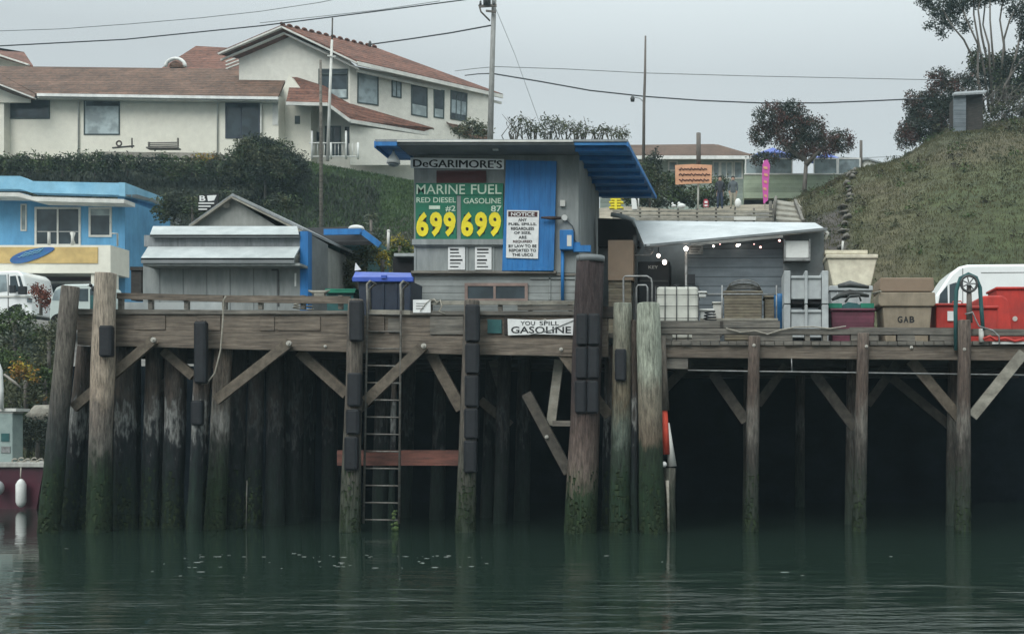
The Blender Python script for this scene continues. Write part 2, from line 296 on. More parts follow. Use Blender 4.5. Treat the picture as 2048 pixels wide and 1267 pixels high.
M['leaf_brown'] = leafmat('leaf_brown', (.034,.036,.024), (.075,.06,.045), (.14,.055,.05)); M['leaf_olive'] = leafmat('leaf_olive', (.045,.055,.03), (.10,.105,.06))
M['leaf_black'] = leafmat('leaf_black', (.022,.030,.022), (.052,.062,.045)); M['leaf_yellow'] = leafmat('leaf_yellow', (.14,.13,.02), (.33,.26,.03), (.5,.42,.05))
M['leaf_grey'] = leafmat('leaf_grey', (.07,.085,.065), (.15,.17,.13)); M['leaf_orange'] = leafmat('leaf_orange', (.16,.08,.02), (.36,.2,.05), (.2,.17,.04)); M['leaf_red'] = leafmat('leaf_red', (.10,.03,.02), (.2,.06,.035))
M['grass'] = leafmat('grass', (.042,.048,.020), (.085,.076,.036), (.14,.11,.062), sc=.22, var=.15)
M['galv'] = mat('galv', (.20,.20,.185), (.11,.095,.08), sc=9, rough=.6, metal=.3, bump=.1); M['skin'] = mat('skin', (.42,.26,.19), (.38,.23,.17), bump=0, dirt=.05)
M['jacket'] = mat('jacket', (.03,.035,.045), (.02,.022,.03), sc=4); M['jacket2'] = mat('jacket2', (.09,.11,.12), (.06,.07,.08), sc=4); M['jeans'] = mat('jeans', (.035,.05,.09), (.025,.035,.06), sc=4); M['khaki'] = mat('khaki', (.32,.30,.24), (.25,.23,.18), sc=4); M['hair'] = mat('hair', (.025,.02,.016), (.018,.014,.012), sc=9)
M['bulb'] = glow('bulb', (1, .86, .74), 14); M['bulbpink'] = glow('bulbpink', (1, .45, .40), 5)
M['brace_shaded'] = mat('brace_shaded', (.085,.075,.06), (.04,.035,.03), s=(3,3,3), sc=2.5, bump=.5, dirt=.5)  # darker copy of brace; the shade on set-back braces is in its colour
M['gable'] = mat('gable', (.31,.32,.30), (.23,.24,.225), s=(3,3,.8), sc=2, bump=.3, dirt=.3)
ALG = (.012,.03,.012); DK = (.02,.024,.022)
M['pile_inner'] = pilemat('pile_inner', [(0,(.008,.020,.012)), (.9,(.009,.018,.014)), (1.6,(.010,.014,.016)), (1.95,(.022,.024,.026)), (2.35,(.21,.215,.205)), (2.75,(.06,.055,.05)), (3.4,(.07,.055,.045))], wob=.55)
M['pile_deep'] = pilemat('pile_deep', [(0,(.007,.016,.011)), (1.1,(.008,.014,.012)), (2.0,(.014,.016,.018)), (2.4,(.06,.062,.06)), (2.8,(.03,.028,.026)), (3.4,(.04,.034,.03))], wob=.9)  # darker copy of pile_inner, with under-deck shade put into the colour
M['pile_pale'] = pilemat('pile_pale', [(0,(.013,.028,.011)), (1.1,(.016,.030,.013)), (1.65,(.03,.035,.027)), (2.0,(.10,.095,.085)), (2.35,(.26,.25,.23)), (2.8,(.17,.145,.12)), (3.6,(.15,.12,.095))])
M['pile_tan'] = pilemat('pile_tan', [(0,(.012,.026,.010)), (1.1,(.014,.030,.012)), (1.55,(.03,.035,.025)), (1.9,(.12,.11,.095)), (2.6,(.15,.125,.105)), (3.0,(.30,.245,.19)), (5.4,(.27,.23,.185))], wob=.25)
M['pile_grey'] = pilemat('pile_grey', [(0,(.012,.026,.010)), (1.1,(.013,.028,.012)), (1.7,(.018,.024,.022)), (2.3,(.045,.045,.042)), (3.3,(.11,.10,.085)), (5,(.12,.105,.09))])
M['pile_fender'] = pilemat('pile_fender', [(0,(.035,.048,.032)), (.8,(.05,.055,.04)), (1.3,(.07,.068,.055)), (3,(.10,.085,.07)), (5,(.11,.095,.08))])
M['pile_green'] = pilemat('pile_green', [(0,(.010,.026,.010)), (1.1,(.012,.028,.012)), (1.75,(.016,.026,.014)), (1.95,(.11,.085,.06)), (3,(.17,.155,.12)), (3.4,(.27,.29,.235)), (5,(.24,.26,.215))], wob=.12)
M['pile_mid'] = pilemat('pile_mid', [(0,(.012,.03,.014)), (1.0,(.014,.032,.016)), (1.7,(.03,.04,.03)), (2.1,(.09,.11,.09)), (2.9,(.11,.09,.06)), (3.6,(.16,.15,.115)), (5,(.20,.21,.17))], wob=.3)
M['pile_steel'] = pilemat('pile_steel', [(0,(.013,.028,.011)), (.75,(.020,.038,.015)), (1.1,(.10,.085,.065)), (1.5,(.115,.088,.075)), (2.4,(.075,.053,.046)), (3,(.045,.034,.033)), (6,(.042,.030,.030))], wob=.3)
M['pile_right'] = pilemat('pile_right', [(0,(.022,.034,.024)), (1.0,(.03,.034,.026)), (1.7,(.04,.035,.03)), (2.3,(.13,.12,.105)), (2.9,(.075,.055,.045)), (4.3,(.115,.09,.075))])
# ================================================================ SETTING
def lerp(a, b, t): return a + (b - a) * t
def interp(xs, ys, x):
    if x <= xs[0]: return ys[0]
    for i in range(1, len(xs)):
        if x <= xs[i]: return lerp(ys[i-1], ys[i], (x - xs[i-1]) / (xs[i] - xs[i-1]))
    return ys[-1]
YS = [20, 26, 29, 31, 32.4, 33, 36, 40, 45, 50, 55, 60, 66, 72, 80, 100, 140, 220]
PROF = {
 -900: [-2,-2,-1,.6,1.4,1.9,3.6,5.4,6.6,6.7,8.0,12.5,18.3,18.8,19,19,17,13],
 60:   [-2,-2,-1,.5,1.4,1.9,3.6,5.4,6.6,6.7,8.0,12.5,18.3,18.8,19,19,17,13],
 104:  [-2,-2,-1.5,-.5,0.6,1.4,3.2,5.2,6.5,6.7,8.0,12.5,18.3,18.8,19,19,17,13],
 135:  [-2,-2,-2,-1.5,-1,3.9,4.0,4.8,6.5,6.7,8.0,12.5,18.3,18.8,19,19,17,13],
 620:  [-2,-2,-2,-1.5,-1,3.9,4.0,4.8,6.5,7.3,8.6,13.0,17.9,18.8,19,19,17,13],
 830:  [-2,-2,-2,-1.5,-1,3.9,4.0,5.2,7.0,9.0,11,13.6,16.8,18.2,19,18,16,13],
 1230: [-2,-2,-2,-1.5,-1,3.9,4.0,5.8,8.2,11.3,12.8,14.1,14.7,15.6,16,15,14,12],
 1560: [-2,-2,-2,-1.5,-1,3.9,4.0,5.9,8.4,11.4,12.9,14.3,15.0,15.8,16,15,14,12],
 1640: [-2,-2,-2,-1.5,-1,3.9,4.2,6.2,8.8,11.9,13.6,15.1,15.9,15.9,15.5,15,14,12],
 1720: [-2,-2,-2,-1.5,-1,3.9,4.4,6.6,9.6,12.6,14.8,16.2,17.1,16.6,16,15,14,12],
 1800: [-2,-2,-2,-1.5,-1,3.9,4.5,7.0,10.2,13.0,15.0,16.7,18.1,18.2,17,15,14,12],
 1900: [-2,-2,-2,-1.5,-1,3.9,4.6,7.4,11.0,13.8,16.2,18.2,20.0,21.3,20,17,15,12],
 2060: [-2,-2,-2,-1.5,-1,3.9,4.7,7.6,11.4,14.3,16.8,18.8,20.5,21.9,22,19,16,12],
 2900: [-2,-2,-2,-1.5,-1,3.9,4.7,7.8,12.0,15.2,17.6,19.6,21.4,22.6,24,20,17,12],
}
UK = sorted(PROF)
def ground_z(u, Y):
    return interp(UK, [interp(YS, PROF[k], Y) for k in UK], u)
def zat(u, Y):
    z = ground_z(u, Y)
    if Y > 33.5: z += .28 * noise.noise(Vector((PX(u, Y)*.25, Y*.25, 0))) * min(1, (Y-33)/8)
    return z
us = [-1700 + i*24 for i in range(int(5600/24))]; ys = []
y = 20.0
while y < 36: ys.append(y); y += .6
while y < 90: ys.append(y); y += .9
while y < 225: ys.append(y); y += 12
ys = sorted(set(ys + [32.4, 33.0]))
b = MB(); vs = [Vector((PX(u, Y), Y, zat(u, Y))) for Y in ys for u in us]; nu = len(us)
b.add(vs, [(j*nu+i, j*nu+i+1, (j+1)*nu+i+1, (j+1)*nu+i) for j in range(len(ys)-1) for i in range(nu-1)], True)
def groundmat():
    m, n, bs, N, L = newmat('ground_cover'); at = N('ShaderNodeAttribute'); at.attribute_name = 'cover'; g = N('ShaderNodeNewGeometry')
    a = N('ShaderNodeTexNoise'); a.inputs['Scale'].default_value = 1.1; a.inputs['Detail'].default_value = 12; a.inputs['Roughness'].default_value = .8; mp = N('ShaderNodeMapping'); mp.inputs['Scale'].default_value = (.7,.7,2.2); L(g.outputs['Position'], mp.inputs[0]); L(mp.outputs[0], a.inputs['Vector'])
    mr = N('ShaderNodeMapRange'); mr.inputs[1].default_value = .32; mr.inputs[2].default_value = .68; mr.inputs[3].default_value = .45; mr.inputs[4].default_value = 1.5; L(a.outputs[0], mr.inputs[0])
    v = N('ShaderNodeVectorMath'); v.operation = 'SCALE'; L(at.outputs['Color'], v.inputs[0]); L(mr.outputs[0], v.inputs['Scale']); L(v.outputs[0], bs.inputs['Base Color']); bs.inputs['Roughness'].default_value = .95
    bu = N('ShaderNodeBump'); bu.inputs['Strength'].default_value = .8; bu.inputs['Distance'].default_value = .15; L(a.outputs[0], bu.inputs['Height']); L(bu.outputs[0], bs.inputs['Normal']); return m
def cover(p):
    u = VX + p.x*F/p.y; Y = p.y; q = noise.noise(p*.11); q2 = noise.noise(p*.3+Vector((9,9,9)))
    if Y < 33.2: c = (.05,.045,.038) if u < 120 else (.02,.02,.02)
    elif Y < 53.5 and u < 1580: c = (.13,.125,.115)
    elif u < 620: c = (.022,.03,.016)
    elif u < 1000:
        c = (.035,.06,.02) if Y > 60.5 + q*3 else (.055,.05,.045)
    elif u < 1590: c = (.24,.21,.16) if Y > 46 else (.15,.14,.12)
    else:
        c = (.066+.02*q, .066+.015*q, .028)
        br = max(0, min(1, .5+q2*2.2)); c = tuple(lerp(a_, b_, br*.7) for a_, b_ in zip(c, (.095,.078,.044)))
        if Y > 63: c = (.10,.085,.06)
        gr = max(0, min(1, (u-1700+q*160)/260)) * max(0, min(1, (54-Y+q*10)/14)); c = tuple(lerp(a_, b_, gr*.75) for a_, b_ in zip(c, (.045,.066,.024)))
        if u < 1700 and Y < 50: c = (.07,.06,.055)
    return (*c, 1)
g = b.build('ground', groundmat(), fix=False, base=(0,0,0)); tag(g, kind='structure')
ca = g.data.color_attributes.new('cover', 'FLOAT_COLOR', 'POINT')
for i, v in enumerate(vs): ca.data[i].color = cover(v)
# water
def watermat():
    m, n, bs, N, L = newmat('sea_water'); g = N('ShaderNodeNewGeometry')
    bs.inputs['Base Color'].default_value = (.013,.024,.018,1); bs.inputs['Roughness'].default_value = .04; bs.inputs['IOR'].default_value = 1.33
    hs = []
    for sx, sy, det, dist_ in ((.75,3.2,3,.040),(2.0,8.5,4,.011),(.13,.55,2,.07)):
        mp = N('ShaderNodeMapping'); mp.inputs['Scale'].default_value = (sx, sy, 1); mp.inputs['Rotation'].default_value = (0,0,math.radians(3)); L(g.outputs['Position'], mp.inputs[0])
        a = N('ShaderNodeTexNoise'); a.inputs['Scale'].default_value = 1; a.inputs['Detail'].default_value = det; a.inputs['Roughness'].default_value = .55; a.inputs['Distortion'].default_value = .4; L(mp.outputs[0], a.inputs['Vector'])
        k = N('ShaderNodeMath'); k.operation = 'MULTIPLY'; L(a.outputs[0], k.inputs[0]); k.inputs[1].default_value = dist_; hs.append(k)
    # calmer water in the lee of the wharf, livelier towards the open harbour on the right
    s1 = N('ShaderNodeMath'); L(hs[0].outputs[0], s1.inputs[0]); L(hs[1].outputs[0], s1.inputs[1]); s2 = N('ShaderNodeMath'); L(s1.outputs[0], s2.inputs[0]); L(hs[2].outputs[0], s2.inputs[1])
    x = N('ShaderNodeSeparateXYZ'); L(g.outputs['Position'], x.inputs[0]); mr = N('ShaderNodeMapRange'); mr.interpolation_type = 'SMOOTHSTEP'; mr.inputs[1].default_value = 11.5; mr.inputs[2].default_value = 19; mr.inputs[3].default_value = 2.2; mr.inputs[4].default_value = .28; L(x.outputs[1], mr.inputs[0])
    mx = N('ShaderNodeMapRange'); mx.interpolation_type = 'SMOOTHSTEP'; mx.inputs[1].default_value = -6; mx.inputs[2].default_value = 0; mx.inputs[3].default_value = .55; mx.inputs[4].default_value = 1.25; L(x.outputs[0], mx.inputs[0])
    pn = N('ShaderNodeTexNoise'); pn.inputs['Scale'].default_value = .45; pn.inputs['Detail'].default_value = 3; L(g.outputs['Position'], pn.inputs['Vector']); pm = N('ShaderNodeMapRange'); pm.inputs[1].default_value = .35; pm.inputs[2].default_value = .65; pm.inputs[3].default_value = .3; pm.inputs[4].default_value = 1.7; L(pn.outputs[0], pm.inputs[0])
    m1 = N('ShaderNodeMath'); m1.operation = 'MULTIPLY'; L(mr.outputs[0], m1.inputs[0]); L(mx.outputs[0], m1.inputs[1]); m2_ = N('ShaderNodeMath'); m2_.operation = 'MULTIPLY'; L(m1.outputs[0], m2_.inputs[0]); L(pm.outputs[0], m2_.inputs[1]); mr = m2_
    bu = N('ShaderNodeBump'); bu.inputs['Distance'].default_value = 1.0; L(mr.outputs[0], bu.inputs['Strength']); L(s2.outputs[0], bu.inputs['Height']); L(bu.outputs[0], bs.inputs['Normal']); return m
b = MB(); b.add([(-300,-200,0),(300,-200,0),(300,34,0),(-300,34,0)], [(0,1,2,3)])
tag(b.build('water', watermat(), fix=False, base=(0,0,0)), kind='structure')
# bulkhead wall behind the piles
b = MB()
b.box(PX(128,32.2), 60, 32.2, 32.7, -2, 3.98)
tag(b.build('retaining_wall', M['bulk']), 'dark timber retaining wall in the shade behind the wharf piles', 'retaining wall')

# ================================================================ WHARVES
Yf = 23.6
M['pileweed'] = leafmat('pileweed', (.012,.022,.010), (.03,.045,.018), (.07,.07,.055), sc=2.5)
def pile(name, top, bot, r0, r1, m, parent, Y=Yf, n=16):
    """round timber pile from top pixel to bottom pixel, radii in metres"""
    a, c = P(top[0], top[1], Y), P(bot[0], bot[1], Y); d = c - a; c = a + d * ((a.z + 1.2) / (a.z - c.z)) if c.z > -1 else c
    pts = [a.lerp(c, t) for t in (0, .004, .12, .3, .5, .7, .85, 1)]; rs = [r0*.93] + [lerp(r0, r1, t) for t in (.004, .12, .3, .5, .7, .85, 1)]
    b = MB(); b.tube(pts, rs, n, wob=.09); o = b.build(name, m, parent, smooth=None)
    if r0 > .12 and Y < Yf + 1.3:
        k = MB()
        for _ in range(int(900*r1)):
            z = abs(R.gauss(0,.62))+.0; t = (a.z - z)/(a.z - c.z); p = a.lerp(c, t); r_ = lerp(r0, r1, t)*1.0; th = R.uniform(math.pi*.85, math.pi*2.15); q = p + Vector((math.cos(th)*r_, math.sin(th)*r_, 0)); s_ = R.uniform(.015,.055); dn = Vector((math.cos(th),math.sin(th),0))*s_*.8; tv = Vector((-math.sin(th),math.cos(th),0))*s_*.7
            if z > 1.5: continue
            i = len(k.v); k.v += [q-tv, q+dn+Vector((0,0,s_*.4)), q+tv, q+dn*.6-Vector((0,0,s_*R.uniform(1,3.4)))]; k.f.append([i,i+1,i+2,i+3]); k.mi.append(0); k.sm.append(False)
        if k.v: tag(k.build('weed_growth', M['pileweed'], o, fix=False), kind='stuff')
    return o
def bumper(px0, px1, py0, py1, Y, parent):
    x0, x1, z0, z1 = PX(px0,Y), PX(px1,Y), PZ(py1,Y), PZ(py0,Y); b = MB(); c = (x1-x0)*.2
    sec = [(x0,Y+.16),(x0,Y+c*.6),(x0+c,Y),(x1-c,Y),(x1,Y+c*.6),(x1,Y+.16)]
    e = .025; lo = [Vector((x,y,z0+e)) for x,y in sec]; hi = [Vector((x,y,z1-e)) for x,y in sec]; b.prism(lo, (0,0,z1-z0-2*e))
    b.box(x0+.015,x1-.015,Y+.03,Y+.16,z0,z0+e); b.box(x0+.015,x1-.015,Y+.03,Y+.16,z1-e,z1)
    o = b.build('rubber_bumper', M['rubber'], parent, bevel=.012)
    xm = (x0+x1)/2
    for zz in (z0+(z1-z0)*.2, z0+(z1-z0)*.8): k = MB(); k.tube([(xm,Y-.004,zz),(xm,Y+.03,zz)], .03, 8); k.build('bolt', M['ink'], o)
    return o
def boltat(px, py, Y, parent, r=.055):
    b = MB(); p = P(px, py, Y); b.tube([p, p+Vector((0,.05,0))], r, 10); b.tube([p-Vector((0,.03,0)), p], r*.5, 6); b.build('bolt', M['bolt'], parent)
def brace(a, c, Y, parent, w=.2, d=.1, m='brace', name='brace', Y2=None):
    b = MB(); p, q = P(*a, Y), P(*c, Y2 or Y); e = (q-p).normalized(); s = Vector((-e.z, 0, e.x)) * w/2
    b.prism([p-s, q-s, q+s, p+s], (0, d, 0)); return b.build(name, M[m], parent)
fw = thing('fuel_wharf', 'weathered timber wharf on many dark weedy piles under the grey fuel shed', 'wharf', P(640, 1060, Yf))
def plank(pts, Y, d, m, name, parent): b = MB(); b.ppoly(pts, Y, d); return b.build(name, M[m], parent)
# beams, drawn with the sag they have
plank([(228,628),(700,628),(700,664),(228,662)], Yf, .22, 'timber', 'stringer', fw)
plank([(155,660),(228,661),(700,664.6),(700,703),(450,697),(155,689)], Yf-.03, .26, 'timber', 'stringer', fw)
plank([(700.5,630),(960,628),(960,672),(700.5,668)], Yf+.02, .22, 'timber', 'stringer', fw)
plank([(700.5,668.6),(960,672.6),(1215,680),(1215,713),(700.5,703.5)], Yf-.02, .26, 'timber', 'stringer', fw)
plank([(960.5,628),(1215,630),(1215,679.4),(960.5,672)], Yf+.02, .22, 'timber', 'stringer', fw)
plank([(152,628),(186,628),(186,659.6),(152,659.6)], Yf, .22, 'timber', 'stringer', fw)
# butt joints and patches in the face boards
for x0, x1, y0, y1, m in ((268,330,630,659,'timber'),(395,440,630,660,'timber'),(520,548,631,661,'timber'),(556,640,632,660,'timber'),(740,768,632,664,'timber'),(776,800,636,664,'timber_grey'),(860,926,632,668,'timber_grey'),(975,1003,638,666,'teal'),(1008,1014,634,668,'timber_dark')):
    b = MB(); b.ppoly([(x0,y0),(x1,y0+1),(x1,y1),(x0,y1)], Yf-.025, .05); b.build('board', M[m], fw)
b = MB(); dz = PZ(664,Yf)
for i in range(64):
    y0 = Yf+.25+i*.135
    b.box(PX(150,Yf)+R.uniform(-.05,.05), PX(1318,Yf), y0, y0+.128, dz-.1, dz)
b.build('deck', M['timber_grey'], fw)
b = MB()
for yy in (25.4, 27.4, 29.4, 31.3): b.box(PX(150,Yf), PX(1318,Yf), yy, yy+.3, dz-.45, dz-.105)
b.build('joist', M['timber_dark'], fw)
# cap boards and rails
plank([(152,617),(228,618),(228,627.5),(152,627.5)], Yf-.05, .3, 'timber_grey', 'cap_board', fw)
plank([(228,618),(700,621),(700,627.6),(228,627.6)], Yf-.05, .35, 'timber_grey', 'cap_board', fw)
plank([(233,585),(446,590),(446,603),(233,597)], Yf-.02, .05, 'timber', 'rail', fw)
plank([(449,590),(700,592),(700,607),(449,604)], Yf-.02, .05, 'timber', 'rail', fw)
for x in (240,300,372,448,520,605,680): plank([(x-4,590),(x+4,590),(x+4,618),(x-4,618)], Yf+.04, .1, 'timber_grey', 'rail_post', fw)
plank([(738,619),(820,620),(820,629),(738,628.4)], Yf-.05, .3, 'timber_pale', 'cap_board', fw)
plank([(820,621),(1150,622),(1150,629.5),(820,629)], Yf-.05, .3, 'timber_grey', 'cap_board', fw)
plank([(852,601),(1152,601),(1152,609),(852,609)], Yf-.02, .06, 'timber_pale', 'rail', fw)
plank([(1035,610),(1152,610),(1152,620),(1035,620)], Yf, .05, 'timber_grey', 'rail', fw)
plank([(1205,612),(1235,612),(1235,634),(1205,634)], Yf-.03, .3, 'timber_dark', 'cap_board', fw)
for x in (860,1000,1060,1140): plank([(x-4,609),(x+4,609),(x+4,621),(x-4,621)], Yf+.03, .08, 'timber_grey', 'rail_post', fw)
# braces with their bolts
brace((306,679),(145,815),Yf-.14,fw,.2,.1,'brace'); boltat(306,679,Yf-.19,fw)
brace((325,700),(385,752),Yf+.3,fw,.2,.1,'brace'); brace((372,730),(300,792),Yf+1.2,fw,.22,.12)
brace((577,685),(430,800),Yf-.14,fw,.21,.1,'brace'); boltat(577,686,Yf-.19,fw)
brace((597,703),(692,788),Yf+.3,fw,.22,.1,'brace'); brace((847,690),(730,802),Yf-.14,fw,.22,.1,'brace'); boltat(847,691,Yf-.19,fw)
brace((862,708),(922,818),Yf+.2,fw,.24,.1,'brace'); brace((1118,697),(1218,832),Yf+.02,fw,.22,.1,'brace'); boltat(1122,698,Yf-.05,fw,.04)
brace((1118,718),(1101,850),Yf+.5,fw,.2,.1,'timber_pale'); brace((1052,786),(1137,945),Yf+.1,fw,.22,.12,'brace_shaded'); boltat(1093,873,Yf+.05,fw,.04)
brace((1105,846),(1142,846),Yf+.4,fw,.12,.1,'timber_grey'); brace((674,915),(921,915),Yf+.42,fw,.33,.12,'redwood','red_beam')
brace((985,720),(1010,800),Yf+2.6,fw,.2,.1,'timber_grey'); brace((960,800),(1020,850),Yf+2.4,fw,.2,.1,'brace')
brace((400,745),(460,800),Yf+2,fw,.2,.1); brace((790,760),(700,830),Yf+3,fw,.2,.1)
for px, py in ((650,692),(1180,697),(1090,640)): boltat(px, py, Yf-.06, fw, .03)
# inner piles
for tx, bx, Yp, r0, r1, mm in ((172,140,Yf+.3,.17,.22,'pile_inner'),(196,168,Yf+.55,.17,.2,'pile_inner'),(250,243,Yf+.45,.18,.22,'pile_inner'),(308,298,Yf+.6,.16,.2,'pile_inner'),(352,346,Yf+.7,.19,.23,'pile_inner'),
        (412,395,Yf+.35,.14,.17,'pile_inner'),(448,437,Yf+.3,.17,.24,'pile_pale'),(476,474,Yf+.9,.17,.2,'pile_inner'),(620,618,Yf+3.6,.15,.18,'pile_inner'),(515,512,Yf+1.0,.19,.22,'pile_inner'),(552,548,Yf+1.3,.17,.2,'pile_inner'),(590,588,Yf+1.8,.18,.2,'pile_inner'),(660,656,Yf+2.6,.16,.19,'pile_inner'),(820,815,Yf+3.4,.16,.19,'pile_inner'),(882,878,Yf+2.8,.16,.19,'pile_inner'),
        (768,768,Yf+2.2,.15,.18,'pile_inner'),(1010,1000,Yf+1.8,.16,.19,'pile_inner'),(1050,1040,Yf+2.6,.15,.18,'pile_inner'),(985,980,Yf+3.4,.15,.18,'pile_inner'),
        (1225,1212,Yf+.6,.16,.2,'pile_inner'),(790,783,Yf+.5,.06,.07,'pile_inner'),(330,322,Yf+2.0,.15,.18,'pile_inner'),(270,270,Yf+1.6,.15,.2,'pile_inner'),(215,200,Yf+1.5,.15,.2,'pile_inner')):
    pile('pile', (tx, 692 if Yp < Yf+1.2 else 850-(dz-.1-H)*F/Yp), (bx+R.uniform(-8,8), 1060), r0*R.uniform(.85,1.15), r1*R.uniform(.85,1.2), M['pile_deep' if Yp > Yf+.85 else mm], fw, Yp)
b = MB(); b.tube([P(549,955,Yf+1.2),P(552,970,Yf+1.2),P(550,990,Yf+1.2)], [.015,.04,.02], 7); b.build('hanging_rope', M['steel_dark'], fw)
b = MB(); b.tube([P(494,960,Yf+.3),P(492,1062,Yf+.3)], .009, 6); b.build('pipe', M['galv'], fw)
GP = 'fender piles along the wharf front'
def fpile(label, top, bot, r0, r1, m, bumpers=(), Y=Yf-.32):
    t = thing('fender_pile', label, 'pile', P(bot[0], bot[1], Y), GP)
    pile('post', top, bot, r0, r1, M[m], t, Y)
    for q in bumpers: bumper(*q, Y-r0-.12, t)
    return t
fpile('leaning grey round pile at the far left end of the fuel wharf', (141,572), (96,1078), .165, .22, 'pile_grey', Y=Yf-.35)
fpile('pale tan pile with one black bumper, standing tall beside the leaning one', (212,546), (196,1078), .21, .25, 'pile_tan', [(196,221,650,713)], Y=Yf-.3)
fpile('thin dark pile with a long black bumper behind the hanging rope', (402,640), (388,1070), .10, .14, 'pile_inner', [(386,410,642,766),(380,402,800,850)], Y=Yf-.25)
fpile('dark pile with a stack of black bumpers on the left of the ladder', (712,598), (700,1080), .15, .22, 'pile_fender', [(697,724,600,682),(693,720,745,812),(690,717,818,868),(687,714,873,940)], Y=Yf-.3)
fpile('dark pile with five black bumpers between the ladder and the steel pile', (944,600), (930,1080), .15, .22, 'pile_fender', [(929,957,608,683),(929,957,686,747),(928,956,750,813),(927,955,816,877),(926,952,880,945)], Y=Yf-.3)
fpile('olive green pile with one short black bumper right of the steel pile', (1246,606), (1240,1075), .19, .25, 'pile_mid', [(1229,1252,697,761)], Y=Yf-.22)
fpile('thin grey pole squeezed between the two green piles', (1268,640), (1268,1070), .07, .09, 'pile_inner', Y=Yf-.2)
fpile('broad pale green pile with dark weed on its lower half', (1296,606), (1306,1075), .245, .29, 'pile_green', Y=Yf-.45)
t = fpile('large rusty steel pile with six black bumpers in front of the fuel shed', (1181,512), (1160,1082), .275, .35, 'pile_steel', [], Y=Yf-.3)
for c in range(2):
    for i, (y0, y1) in enumerate(((626,690),(693,757),(760,826))): bumper(1152+c*24-i*1.5, 1175+c*24-i*1.5, y0, y1, Yf-.3-.275-.12, t)
b = MB(); b.tube([P(1181,512,Yf-.3), P(1181,524,Yf-.3)], .30, 20); b.build('rim', M['fascia'], t)
t = thing('marker_pole', 'leaning pole with a red and white band beside the broad green pile', 'pole', P(1340,1070,Yf-.3))
b = MB(); b.tube([P(1322,672,Yf-.3),P(1329,820,Yf-.3)], [.09,.11], 10, wob=.05); b.build('pole_top', M['pile_fender'], t)
b = MB(); b.tube([P(1327,820,Yf-.3),P(1331,908,Yf-.3)], [.085,.095], 12); b.build('red_band', M['redband'], t)
b = MB(); b.tube([P(1336,845,Yf-.24),P(1344,932,Yf-.24)], [.03,.10], 12); b.build('white_band', M['trim'], t)
b = MB(); b.tube([P(1340,935,Yf-.25),P(1338,985,Yf-.25),P(1341,1100,Yf-.25)], [.13,.12,.13], 10, wob=.12); b.build('pole_foot', M['pile_fender'], t)
b = MB(); b.tube([P(1334,960,Yf-.42),P(1336,1010,Yf-.42),P(1337,1075,Yf-.42)], [.035,.03,.03], 7, wob=.3); b.build('frayed_rope', M['rope'], t)
b = MB(); b.ball(P(1328,928,Yf-.48), .06, wob=.1); b.build('float_ball', M['white'], t)
# ladder
t = thing('ladder', 'rusty metal ladder with hooked handrails hanging down the wharf to the water', 'ladder', P(765,1040,Yf-.12)); Yl = Yf-.12
for a, c, s in ((736,727,-1),(803,798,1)):
    b = MB(); top = P(a-2,568,Yl)
    b.tube([P(a+ (6 if s<0 else 4),640,Yl+.75), P(a+3,578,Yl+.72), top+Vector((.02,.5,.07)), top+Vector((0,.2,.09)), top, P(a-1,600,Yl), P(c,1046,Yl)], .024, 8); b.build('rail', M['galv'], t)
for i in range(13):
    y = 628+i*34.2; f = (y-600)/446; b = MB(); b.tube([P(lerp(736,727,f),y,Yl),P(lerp(803,798,f),y+1,Yl)], .017, 8); b.build('rung', M['galv'], t)
b = MB(); 
for q in range(26): b.ball(P(790+R.uniform(-6,6), R.uniform(1020,1075), Yl), R.uniform(.02,.05), 6, 4)
b.build('weed', M['leaf_mid'], t)
# hanging hose
b = MB(); b.tube([P(x,y,Yf-.3) for x,y in ((452,592),(447,600),(446,640),(441,700),(430,745),(415,765),(404,768),(392,760))], .017, 8)
tag(b.build('rope', M['rope']), 'thin pale rope hanging in a curve below the left wharf rail', 'rope')
# right wharf
rw = thing('loading_wharf', 'long timber wharf on slim posts carrying the fish bins', 'wharf', P(1700,1050,Yf)); Yr = Yf
x0 = 1322
plank([(x0,690),(2230,692),(2230,722),(x0,714)], Yr, .25, 'timber', 'stringer', rw)
plank([(1325,714.5),(1376,714.8),(1376,737),(1325,737)], Yr+.03, .2, 'timber_grey', 'stringer', rw)
b = MB(); rz = PZ(682,Yr); i = 0; x = PX(x0,Yr)
while x < PX(2230,Yr):
    w = R.uniform(.17,.23); b.box(x, x+w-.012, Yr-.06+R.uniform(-.03,.03), 32.2, rz-.085, rz+R.uniform(-.004,.004)); x += w
b.build('deck', M['timber_grey'], rw)
b = MB()
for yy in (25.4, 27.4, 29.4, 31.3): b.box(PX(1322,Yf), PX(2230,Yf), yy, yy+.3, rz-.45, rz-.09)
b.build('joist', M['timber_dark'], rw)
plank([(1320,641),(1560,641),(1560,655),(1320,655)], Yr+.02, .28, 'timber_grey', 'bull_rail', rw)
plank([(1320,656),(1700,657),(1700,668),(1320,667)], Yr+.0, .28, 'timber_grey', 'bull_rail', rw)
plank([(1700.5,654),(1915,655),(1915,669),(1700.5,668)], Yr+.0, .28, 'timber_grey', 'bull_rail', rw)
plank([(1945,657),(2230,659),(2230,671),(1945,670)], Yr+.05, .25, 'timber_grey', 'bull_rail', rw)
for a, c in ((1322,1344),(1384,1440),(1500,1585),(1610,1620),(1646,1655),(1702,1757),(1795,1830),(1860,1915)): plank([(a,668.5),(c,668.5),(c,681),(a,681)], Yr+.02, .24, 'timber_grey', 'block', rw)
plank([(1440,642),(1446,642),(1446,655),(1440,655)], Yr-.01, .03, 'timber_dark', 'block', rw)
